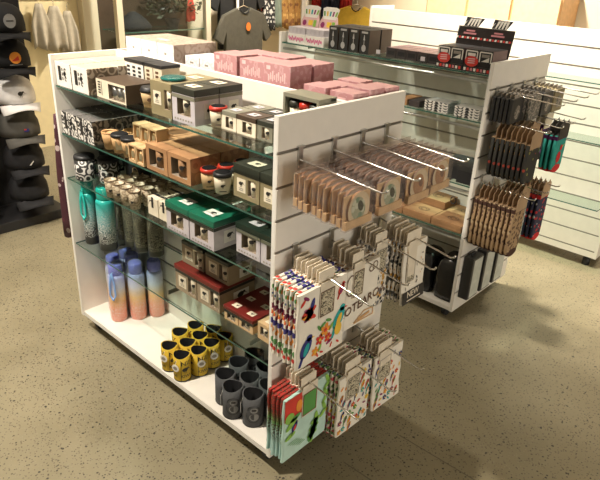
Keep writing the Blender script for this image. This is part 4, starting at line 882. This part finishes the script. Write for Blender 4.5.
for r in range(2):
    for k in range(4):
        lb = 'black box with silver spoon print, %s from the left in the %s row' % (ORD[k], ['front', 'back'][r]); loc = (-.955 + .0635 * k, 1.302 + .095 * r, T1)
        if pr is None: pr = spoonbox(lb, loc, 'black spoon boxes on the far unit')
        else: dup(pr, loc, None, lb)
for k, x in enumerate((-.665, -.425)):
    t = thing('price_stand', 'small clear acrylic price stand on the far top shelf, %s' % ['beside the spoon boxes', 'between the dark packs'][k], 'price stand', (x, 1.300, T1))
    b = MB(); b.box(0, .030, 0, .002, 0, .036); b.box(0, .030, .002, .024, 0, .002); b.build('acrylic_body', 'cabt', t); b = MB(); b.box(.004, .026, -.001, -.0002, .012, .03); b.build('price_card', 'lav', t)
pr = None
for k in range(5):
    for r in range(2):
        x = -.628 + .056 * k; lb = 'dark flat pack with mauve top on the far unit, %s from the left, %s row' % (ORD[k], ['front', 'back'][r]); loc = (x, 1.332 + .092 * r, T1)
        if pr is None:
            pr = thing('dark_pack', lb, 'pack', loc, 0, 'dark packs on the far top shelf'); b = MB(); b.box(0, .053, 0, .088, 0, .043, 0, mt=1); b.build('carton_body', ['dkpk', 'dkpt'], pr, bev=.001); b = MB(); b.flat(rect(.008, .045, .012, .030), front(0)); b.build('front_print', 'black', pr)
        else: dup(pr, loc, None, lb)
for k in range(2):
    t = thing('counter_display_box', 'black display box with red disc and striped header board, %s of two' % ['left', 'right'][k], 'display box', (-.340 + .129 * k, 1.295, T1), 0, 'black display boxes with red discs')
    b = MB(); b.box(0, .126, 0, .14, 0, .022, 0); b.build('tray', 'pouch', t)
    for q in range(2):
        c = MB(); c.box(.002 + .062 * q, .062 + .062 * q, .003, .13, .0225, .088, 0, ms=1); c.build('pack', ['black', 'dkpt'], t)
        f = MB(); a = .006 + .062 * q; mp = front(.003); seg(f, mp, [(a, .042), (a, .082), (a + .05, .082), (a + .05, .042)], .005, 0); f.flat(rect(a + .008, a + .042, .062, .074), mp, 0 if q == 0 else 1); f.flat([(a + .008, .045), (a + .042, .064), (a + .042, .045)], mp, 1 - q) if q else None; f.build('frame_print', ['paper', 'inkg'], t)
    f = MB(); f.prism(ell(.036, .042, .030, .021, 22), lambda u, v, w: (u, -.0016 - w, v), .0015); f.build('red_disc', 'discr', t)
    f = MB()
    for j in range(3): f.flat([(.020, .033 + .008 * j), (.052, .035 + .008 * j), (.052, .039 + .008 * j), (.020, .037 + .008 * j)], lambda u, v: (u, -.0040, v))
    f.build('disc_lettering', 'pinkl', t)
    f = MB(); mp = front(0)
    for j in range(8): f.flat(rect(.004 + .015 * j, .014 + .015 * j, .004, .016), mp, j % 3)
    f.build('base_print', ['paper', 'discr', 'pinkd'], t)
    h = MB(); sl = lambda u, v, w=0: (u, .134 + (v - .088) * .35 + w, v); h.prism([(.0, .022), (.126, .022), (.128, .160), (-.002, .160)], lambda u, v, w: sl(u, max(v, .088), w) if v > .05 else (u, .134 + w, v), .002); h.build('header_board', 'dkpk', t)
    h = MB(); slf = lambda u, v: (u, .1325 + (v - .088) * .35, v)
    for j in range(10): h.flat(rect(.002 + .0125 * j, .011 + .0125 * j, .112, .120), slf, j % 2)
    h.flat(rect(.03, .09, .130, .137), slf, 2); h.flat(rect(.04, .08, .141, .147), slf, 2); h.build('header_print', ['paper', 'discr', 'pinkd'], t)
    h = MB(); h.prism([(.022, .1605), (.088, .1605), (.108, .195), (.024, .197)], lambda u, v, w: sl(u, v, w), .0015); h.build('header_flag', 'black', t)
    h = MB()
    for j in range(4): h.flat([(.036 + .015 * j, .163), (.042 + .015 * j, .163), (.056 + .013 * j, .192), (.044 + .013 * j, .192)], slf, 0)
    h.flat([(.024, .166), (.034, .184), (.024, .176)], slf, 0); h.build('fern_stripes', 'paper', t)
for s, x in enumerate((-.372, -.222)):
    for q in range(4):
        tag(MB().box(0, .118, 0, .09, 0, .0105, 0, mf=1).build('card_tin', ['gsil', 'bwp'], loc=(x, 1.298, T2 + .0112 * q), bev=.001), 'flat black and white tin on the far second shelf, %s stack, %s' % (['left', 'right'][s], ['lowest', 'second up', 'third up', 'topmost'][q]), 'tin', 'flat tins on the far second shelf')
t = thing('book_end', 'clear bookend between the stacks of flat tins on the far second shelf', 'bookend', (-.245, 1.296, T2)); b = MB(); b.box(0, .002, 0, .09, 0, .055); b.box(-.0, .018, 0, .09, 0, .002) if 0 else None; b.build('upright', 'cabt', t); b = MB(); b.box(.0022, .02, 0, .09, 0, .0025); b.build('foot', 'cabt', t)
for k, (x, m, ds) in enumerate(((-.58, 'pouchg', 'grey patterned pack'), (-.52, 'kraft', 'orange brown pack'), (-.455, 'dkpk', 'dark pack'))):
    tag(MB().box(0, .055, 0, .13, 0, .028).build('flat_pack', m, loc=(x, 1.30, T2), bev=.002), ds + ' lying on the far second shelf left of the tins', 'pack', 'packs lying on the far second shelf')
for k in range(2):
    t = thing('black_box', 'black box on the far third shelf, %s' % ['left one', 'right one beside the end panel'][k], 'box', (-.245 + .085 * k, 1.292 + .03 * (1 - k), T3), 0, 'black boxes on the far third shelf'); b = MB(); b.box(0, .08, 0, .12, 0, .058); b.build('box_body', 'black', t, bev=.002); b = MB(); b.box(-.002, .082, -.002, .122, .0585, .08); b.build('lid', 'pouch', t)
def flatbox(label, loc):
    t = thing('kraft_flat_box', label, 'box', loc, 0, 'flat kraft boxes on the far lower shelf'); b = MB(); b.box(0, .155, 0, .118, 0, .019); b.build('box_base', 'kraftb', t); b = MB(); b.box(-.001, .156, -.001, .119, .0195, .036); b.build('lid', 'kraftb', t, bev=.001)  # darker kraft colour carries the shade on the far unit's front
    b = MB(); seg(b, top(.036), arc(.08, .06, .026, 0, 6.28, 16, .022), .005); seg(b, top(.036), arc(.08, .06, .013, 0, 5, 10), .005); b.build('round_print', 'inkb', t); return t
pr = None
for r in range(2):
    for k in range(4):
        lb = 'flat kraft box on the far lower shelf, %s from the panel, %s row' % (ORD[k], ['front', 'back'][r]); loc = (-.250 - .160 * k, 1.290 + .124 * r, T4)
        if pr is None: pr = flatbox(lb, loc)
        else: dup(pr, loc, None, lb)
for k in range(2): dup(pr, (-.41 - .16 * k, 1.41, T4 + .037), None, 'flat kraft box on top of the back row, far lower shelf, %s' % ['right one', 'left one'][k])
for k, (x, y, hh) in enumerate(((-.205, 1.300, .215), (-.340, 1.305, .20), (-.47, 1.31, .18))):
    b = MB(); random.seed(k); R = []
    for j in range(9):
        v = j / 8; s = [.93, 1, 1.02, 1, .98, .97, .93, .85, .6][j]
        R.append([(.06 + .06 * s * (abs(cos(a)) ** .45) * (1 if cos(a) > 0 else -1) + random.uniform(-.004, .004), .09 + .085 * s * (abs(sin(a)) ** .45) * (1 if sin(a) > 0 else -1) + random.uniform(-.004, .004), hh * v) for a in (2 * pi * q / 20 for q in range(20))])
    b.rings(R); tag(b.build('black_bag', 'blackgl', loc=(x, y, .0825)), 'glossy black bag bundle on the far unit base, %s' % ['beside the end panel', 'second from the end panel', 'third from the end panel'][k], 'bag', 'black bag bundles on the far base')
b = MB(); b.rings([[(.013 * cos(a) + .0025 * cos(q) * cos(a), .0025 * sin(q), .017 * sin(a) + .0025 * cos(q) * sin(a)) for q in (2 * pi * j / 6 for j in range(6))] for a in (2 * pi * i / 18 for i in range(19))], caps=(False, False))
tag(b.build('black_ring', 'black', loc=(-.16, 1.30, .60)), 'small black ring hanging in front of the far slotted wall above the kraft boxes', 'ring')

# ------------------------------------------------------------------ back of the shop
def cap(label, loc, rz, m, badge=None, group='caps on the rack', bm=None):
    t = thing('baseball_cap', label, 'cap', loc, rz, group); n = 22; r = .122
    b = MB(); b.rings([[(r * q * (1.06 if 1 else 1) * cos(2 * pi * j / n), r * q * sin(2 * pi * j / n) * .92, z + .010 * cos(2 * pi * j / n) * q) for j in range(n)] for q, z in ((.94, 0), (1.0, .001), (1.0, .04), (.95, .082), (.80, .118), (.55, .140), (.25, .150), (.04, .152))], 0); b.build('crown', m, t)
    b = MB(); b.rings([[(r * .78 + (.088 + dz) * s * cos(a) * 1.0, (.112 * (1 - .08 * s)) * sin(a) * (1), .006 - .036 * (sin(a) ** 2) * s - .022 * s + dz) for a in (-pi / 2 + pi * j / 14 for j in range(15))] for s, dz in ((.12, .004), (.6, .004), (1, .003), (1.0, 0), (.6, 0), (.12, 0))], 0, False, (False, False)); b.build('brim', bm or m, t)
    b = MB(); b.lathe([(.009, .1515), (.009, .156), (.004, .159)], 10, 0, 0); b.build('button', m, t)
    if badge:
        b = MB(); mp = lambda u, v: (r * 1.06 * cos(u / r) * (1 - .35 * max(0, v - .03) * 8 * .25) + .006, r * .94 * sin(u / r), .012 + v); shape, ms = badge
        if shape == 'disc': b.flat(ell(0, .055, .034, .036, 18), mp, 0); b.flat(rect(-.02, .02, .052, .058), lambda u, v: (mp(u, v)[0] + .001, *mp(u, v)[1:]), 1)
        if shape == 'sunset': b.flat(ell(0, .05, .033, .031, 18), mp, 0); b.flat([(-.026, .032), (.016, .060), (.020, .036)], lambda u, v: (mp(u, v)[0] + .001, *mp(u, v)[1:]), 1); b.flat(rect(-.036, .036, .010, .016), mp, 2)
        if shape == 'bird': kiwi(b, off(mp, 0, .055), .045, 0)
        if shape == 'flag': b.flat(rect(-.014, .014, .03, .048), mp, 0); b.flat(rect(-.014, 0, .04, .048), lambda u, v: (mp(u, v)[0] + .001, *mp(u, v)[1:]), 1)
        if shape == 'swoosh': b.flat([(-.014, .022), (.012, .045), (.016, .042), (-.006, .020)], mp, 0)
        b.build('badge', ms, t)
    return t
rk = thing('cap_rack', 'black rack holding the baseball caps at the far left', 'rack', (-2.60, .34, 0))
b = MB(); b.box(-.15, -.13, -.60, .24, .06, 1.28); b.build('back_panel', 'cotton', rk)
b = MB(); b.box(-.16, .16, -.60, .24, 0, .06); b.build('base_plate', 'black', rk, bev=.004)
for y in (-.30, 0.06): b = MB(); b.tube([(-.09, y, .06), (-.09, y, 1.45)], .011, 8); b.build('post', 'black', rk)
CZ = [1.13, .945, .745, .555, .365, .170]
for y in (-.30, .06):
    for z in CZ:
        b = MB(); b.tube([(-.085, y, z - .012), (.11, y, z - .012)], .004, 6); b.tube([(.06 + .09 * cos(a), y + .09 * sin(a), z - .008) for a in (2 * pi * j / 14 for j in range(15))], .003, 5); b.build('wire_cup', 'black', rk)
CL = [('black cap with white round badge, topmost on the rack', 'cotton', ('disc', ['lgrey', 'ink'])), ('black cap with orange sunset badge, second on the rack', 'cotton', ('sunset', ['iorg', 'ired', 'lgrey'])), ('white cap with small black bird on the rack', 'cwhite', ('bird', ['ink'])), ('dark grey cap with small flag on the rack', 'cgrey', ('flag', ['inavy', 'ired'])), ('black cap with small white stroke on the rack', 'cotton', ('swoosh', ['paper'])), ('plain black cap lowest on the rack', 'cotton', None)]
for z, (lb, m, bd) in zip(CZ, CL): cap(lb, (-2.52, .385, z), radians(-6), m, bd)
for i, z in enumerate(CZ): cap(('plain black cap in the left column of the rack, %s from the top' % ORD[i]) if i != 4 else 'red cap in the left column of the rack', (-2.52, .03, z), radians(-14), 'redc' if i == 4 else 'cotton')
def drape(name, label, cat, loc, w, h, m, rz, group=None, seed=0, th=.04, hanger=True, folds=4, neck=.35):
    """cloth hanging from a hanger: fluted tube closed at the top, flaring to the hem"""
    t = thing(name, label, cat, loc, rz, group); random.seed(seed); ph = random.uniform(0, 6); n = 40; R = []
    for k in range(9):
        v = k / 8; ww = w * (neck + (1 - neck) * min(1, v * 2.2)) / 2
        R.append([(ww * cos(a) * (1 + .03 * sin(5 * a + ph)), th / 2 * sin(a) * (.5 + .5 * v) * (1 + .5 * v * sin(folds * 2 * a + ph)) + .012 * v * sin(folds * cos(a) * 2 + ph), -h * v + (.012 * sin(4 * a + ph) if k == 8 else 0)) for a in (2 * pi * j / n for j in range(n))])
    b = MB(); b.rings(R); b.build('cloth', m, t)
    if hanger:
        b = MB(); b.tube([(0, 0, -.005), (0, 0, .05), (.012, 0, .065), (.02, 0, .05)], .0025, 6); b.build('hanger', 'chrome', t)
    return t
WR = -pi / 2 + pi   # drapes that face +x
WX = pi / 2
b = MB(); b.box(-4.0, -3.97, .6, 1.62, 0, 2.4); struct('trim_2', b, 'wally')
b = MB(); b.box(-4.0, -3.88, 1.60, 1.735, 0, 2.9); struct('trim_3', b, 'wallc')
b = MB(); b.box(-3.97, -3.955, .62, 1.58, 1.19, 1.21); tag(b.build('hanging_rail', 'alu'), 'metal rail on the pale yellow board behind the caps', 'rail')
for k, (y, z, w_) in enumerate(((1.24, 1.16, .16), (1.36, 1.14, .20), (1.47, 1.10, .16))):
    drape('cloth_bag', 'grey beige cloth bag hanging on the pale yellow board, %s of three' % ['left', 'middle', 'right'][k], 'bag', (-3.90, y, z), w_, .33, 'cbeige', WX, 'grey beige bags behind the caps', k, .07, True, 3)
# glass cabinet
cb = thing('glass_cabinet', 'glass fronted cabinet with cream frame and dark leafy display at the back left', 'cabinet', (-3.82, 2.25, 0)); X0, Y0 = 3.82, -2.25
def CB(nm, m, mat_): return m.build(nm, mat_, cb, loc=(3.82, -2.25, 0))
for y in (1.765, 2.69): b = MB(); b.box(-3.68, -3.63, y, y + .055, 0, 2.1); CB('post', b, 'wallc')
b = MB(); b.box(-3.99, -3.63, 1.765, 2.745, 0, .5); CB('cabinet_base', b, 'wallc')
b = MB(); b.box(-3.655, -3.65, 1.821, 2.689, .5, 2.1); CB('glass_front', b, 'cabt')
b = MB(); b.box(-3.98, -3.66, 1.822, 2.688, .930, .940, 0, ms=1); CB('glass_shelf', b, ['glass', 'gedge'])
b = MB(); b.box(-3.995, -3.985, 1.77, 2.74, .5, 2.1); CB('back_board', b, 'brownc')
b = MB(); random.seed(2); R = []
for j in range(6): R.append([((.10 * [1, 1.02, .9, .7, .45, .15][j]) * cos(a) * (1 + random.uniform(-.1, .1)), (.165 * [1, 1.02, .9, .7, .45, .15][j]) * sin(a) * (1 + random.uniform(-.08, .08)), .15 * j / 5) for a in (2 * pi * q / 20 for q in range(20))])
b.rings(R); tag(b.build('folded_garment', 'cotton', loc=(-3.80, 2.02, .9405)), 'heap of black cloth on the cabinet shelf beside the dark leaves', 'cloth')
pl = thing('leafy_plant', 'dark leafy plant standing on the cabinet shelf', 'plant', (-3.80, 2.43, .9405)); b = MB(); b.lathe([(.05, 0), (.07, .08), (.06, .08), (.05, .02)], 16); b.build('pot', 'black', pl)
b = MB(); random.seed(4)
for k in range(330):
    a, e = random.uniform(0, 6.28), random.uniform(-.2, 1.4); r = random.uniform(.05, .24); p = Vector((.8 * r * cos(a) * cos(e), 1.2 * r * sin(a) * cos(e), .16 + r * 1.1 * sin(e)))
    d = Vector((cos(a + random.uniform(-1, 1)), sin(a + random.uniform(-1, 1)), random.uniform(-.5, .6))).normalized(); s = d.cross(Vector((random.random(), random.random(), 1))).normalized(); l = random.uniform(.04, .08); p.x = max(-.15, min(.12, p.x))
    q = lambda z: (max(-.165, min(.135, z.x)), z.y, max(.085, z.z)); b.face([q(p), q(p + d * l * .5 + s * l * .25), q(p + d * l), q(p + d * l * .5 - s * l * .25)])
b.build('leaves', 'leaf', pl)
drape('cloth_pouch', 'pink cloth pouch inside the glass cabinet at its right end', 'pouch', (-3.78, 2.63, 1.20), .10, .20, 'ired', WX, None, 3, .04, False)
tag(MB().lathe([(.03, 0), (.045, .04), (.04, .09), (.02, .10)], 16).build('orange_pot', 'iorg', loc=(-3.80, 1.92, .70)), 'orange pot behind glass under the cabinet shelf', 'pot')
b = MB(); b.box(-3.98, -3.66, 1.822, 2.688, .688, .698, 0, ms=1); CB('glass_shelf', b, ['glass', 'gedge'])
# shirts
def shirt(label, loc, rz, m, emblem=None, w=.52, h=.68):
    t = thing('t_shirt', label, 'shirt', loc, rz, None)
    P = [(-.09, 0), (-w * .5, -.06), (-w * .72, -.26), (-w * .56, -.32), (-w * .47, -.20), (-w * .47, -h), (-.08, -h - .01), (.1, -h + .005), (w * .47, -h), (w * .47, -.20), (w * .56, -.32), (w * .72, -.26), (w * .5, -.06), (.09, 0), (.05, -.035), (0, -.05), (-.05, -.035)]
    b = MB(); R = []
    for q, y in ((.96, .022), (1, .012), (1, -.012), (.96, -.022)): R.append([(u * q, y + .012 * sin(u * 22 + v * 7) * min(1, -v * 3), (v + .3) * q - .3) for u, v in P])
    b.rings(R, 0); b.build('body', m, t)
    b = MB(); b.tube([(-.055, -.024, -.012), (-.035, -.027, -.04), (0, -.028, -.054), (.035, -.027, -.04), (.055, -.024, -.012)], .006, 6); b.build('collar', 'shirtb', t)
    b = MB(); b.tube([(-.16, 0, -.035), (0, 0, .02), (.16, 0, -.035)], .005, 6); b.tube([(0, 0, .02), (0, 0, .07), (.02, 0, .09), (.035, 0, .07)], .003, 6); b.build('hanger', 'chrome', t)
    if emblem: b = MB(); b.prism(ell(.03, -.17, .03, .04, 14), lambda u, v, w: (u, -.040 - w, v), .002); b.build('emblem', emblem, t)
    return t
shirt('dark grey t-shirt with orange emblem hanging beside the glass cabinet', (-3.55, 3.08, 1.12), WX, 'shirt', 'oran')
shirt('black t-shirt hanging behind the dark grey one', (-3.74, 3.17, 1.40), WX, 'shirtb')
b = MB(); b.tube([(-3.62, 3.07, 0), (-3.62, 3.07, 1.5)], .012, 10); b.tube([(-3.75, 3.07, 1.46), (-3.50, 3.07, 1.46)], .008, 8); b.lathe([(.16, 0), (.16, .015), (.03, .02)], 20, -3.62, 3.07); tag(b.build('garment_stand', 'white'), 'white post stand carrying the t-shirts', 'stand')
# scarves on the outer face of the far end
for k, (y, z, m, ds) in enumerate(((.055, .96, 'maroon', 'maroon and white scarf'), (.170, 1.0, 'dots', 'black and white scarf'), (.285, .96, 'maroon', 'maroon patterned scarf'))):
    h_ = hook('chrome hook on the outer side of the left end panel, %s' % ['front', 'middle', 'back'][k], (-1.2063, y, z + .035), .10, .004, 'chrome hooks on the left end panel'); h_.rotation_euler.z = pi
    drape('hanging_scarf', '%s hanging on the outer side of the left end panel, %s' % (ds, ['front', 'middle', 'back'][k]), 'scarf', (-1.272, y, z), .10, .52, m, pi / 2, 'scarves on the left end panel', 30 + k, .06, False, 4, .7)
random.seed(11)
GM = [('floral', 'black garment with red flowers'), ('floral', 'black garment with red flowers'), ('dots', 'black and white patterned garment'), ('dots', 'black and white patterned garment'), ('sagec', 'sage green garment'), ('gold', 'golden brown garment'), ('gold', 'golden brown garment'), ('gold', 'golden brown garment')]
cnt = {}
for k, (m, ds) in enumerate(GM):
    i = cnt.get(ds, 0); cnt[ds] = i + 1
    drape('hanging_garment', '%s on the rail at the back wall%s' % (ds, ', %s from the left' % ORD[i] if ds != 'sage green garment' else ''), 'garment', (-3.80, 3.40 + .098 * k, 1.45), .086, .55 + .03 * (k % 3 == 0), m, WX, 'garments on the back rail', k, .10, True, 4, .6)
b = MB(); b.tube([(-3.80, 3.30, 1.512), (-3.80, 4.2, 1.512)], .010, 8); tag(b.build('clothes_rail', 'chrome'), 'chrome rail carrying the patterned garments at the back', 'rail')
b = MB(); b.box(-3.66, -3.61, 4.02, 4.07, 0, 2.4); tag(b.build('white_post', 'white'), 'white upright post left of the pink sweet boxes', 'post')
for k, (m, ds) in enumerate((('redc', 'red garment, leftmost on the rail along the back wall'), ('navyc', 'navy garment beside the left red one'), ('navyc', 'navy garment, second one on the back wall rail'), ('redc', 'red garment beside the mustard shirt'))):
    drape('hanging_garment', ds, 'garment', (-3.86 + .14 * k, 4.50, 1.60), .125, .55 + .12 * (m == 'navyc'), m, .3, 'garments along the back wall', 20 + k, .14, True, 4, .7)
b = MB(); b.tube([(-3.98, 4.5, 1.662), (-3.0, 4.5, 1.662)], .010, 8); tag(b.build('clothes_rail', 'chrome'), 'chrome rail along the back wall with red and navy garments', 'rail')
shirt('mustard shirt on a hanger at the back behind the spoon boxes', (-3.22, 4.42, 1.135), .15, 'yelc')
wc = thing('wooden_cabinet', 'orange wooden cabinet behind the long slatwall', 'cabinet', (-1.75, 4.5, 0))
b = MB(); b.box(-.55, .75, -.18, .18, 0, 1.42); b.build('carcass', 'woodor', wc)
for k in range(3): b = MB(); b.box(-.53 + .43 * k, -.125 + .43 * k, -.2, -.1805, .06, 1.36); d = b.build('door', 'door', wc); b = MB(); b.tube([(-.16 + .43 * k, -.203, .8), (-.16 + .43 * k, -.215, .82), (-.16 + .43 * k, -.215, .92), (-.16 + .43 * k, -.203, .94)], .004, 6); b.build('handle', 'chrome', d)

# ------------------------------------------------------------------ light
def area(name, loc, tgt, size, power, col=(1, .86, .68), shape='DISK'):
    l = bpy.data.lights.new(name, 'AREA'); l.shape = shape; l.size = size; l.energy = power; l.color = col
    o = bpy.data.objects.new(name, l); COL.objects.link(o); o.location = loc
    o.rotation_euler = (Vector(tgt) - Vector(loc)).to_track_quat('-Z', 'Y').to_euler(); return o
def spot(name, loc, tgt, power, ang, size=.06, blend=.5, col=(1, .86, .68)):
    l = bpy.data.lights.new(name, 'SPOT'); l.energy = power; l.spot_size = radians(ang); l.spot_blend = blend; l.shadow_soft_size = size; l.color = col
    o = bpy.data.objects.new(name, l); COL.objects.link(o); o.location = loc
    o.rotation_euler = (Vector(tgt) - Vector(loc)).to_track_quat('-Z', 'Y').to_euler(); return o
WARM = (1, .90, .76)
for loc, tgt, pw, an, sz in (((-.85, -1.0, 2.85), (-.9, -.1, .4), 300, 76, .06), ((-1.1, .55, 2.9), (-.9, .5, 1.0), 75, 80, .08), ((-.3, 1.75, 2.9), (-.6, 2.55, .95), 460, 82, .08),
                             ((.85, 2.1, 2.9), (.72, 1.95, 0), 85, 46, .08), ((-2.6, 2.6, 2.9), (-3.6, 2.4, 1.0), 340, 95, .1), ((-1.6, 3.6, 2.9), (-1.4, 4.6, 1.2), 480, 100, .1), ((-1.9, -.6, 2.9), (-2.3, .3, .2), 110, 80, .1)):
    spot('ceiling_spot', loc, tgt, pw, an, sz, .6, WARM)
area('side_fill', (4.4, .2, 1.05), (0, .4, .75), 1.7, 52, (1, .90, .76), 'SQUARE')  # added soft fill from the right, brightens the near end panel
W_ = bpy.data.worlds.new('world'); S.world = W_; W_.use_nodes = True
W_.node_tree.nodes['Background'].inputs[0].default_value = (1, .93, .82, 1); W_.node_tree.nodes['Background'].inputs[1].default_value = .11

# ------------------------------------------------------------------ camera
yaw, pitch, roll = 2.30363597, -.435788428, .0464756640
d = Vector((cos(pitch) * cos(yaw), cos(pitch) * sin(yaw), sin(pitch))); r = Vector((sin(yaw), -cos(yaw), 0)); u = r.cross(d)
r2 = r * cos(roll) + u * sin(roll); u2 = r2.cross(d)
cam = bpy.data.cameras.new('camera'); co = bpy.data.objects.new('camera', cam); COL.objects.link(co)
co.matrix_world = Matrix(((r2.x, u2.x, -d.x, 1.03610895), (r2.y, u2.y, -d.y, -1.05144882), (r2.z, u2.z, -d.z, 1.55294322), (0, 0, 0, 1)))
cam.sensor_fit = 'HORIZONTAL'; cam.sensor_width = 36; cam.lens = 599.7127 / 600 * 36; cam.clip_start = .02
S.camera = co
S.view_settings.view_transform = 'Standard'; S.view_settings.look = 'None'; S.view_settings.gamma = 1; S.view_settings.use_curve_mapping = False
S.view_settings.exposure = .45
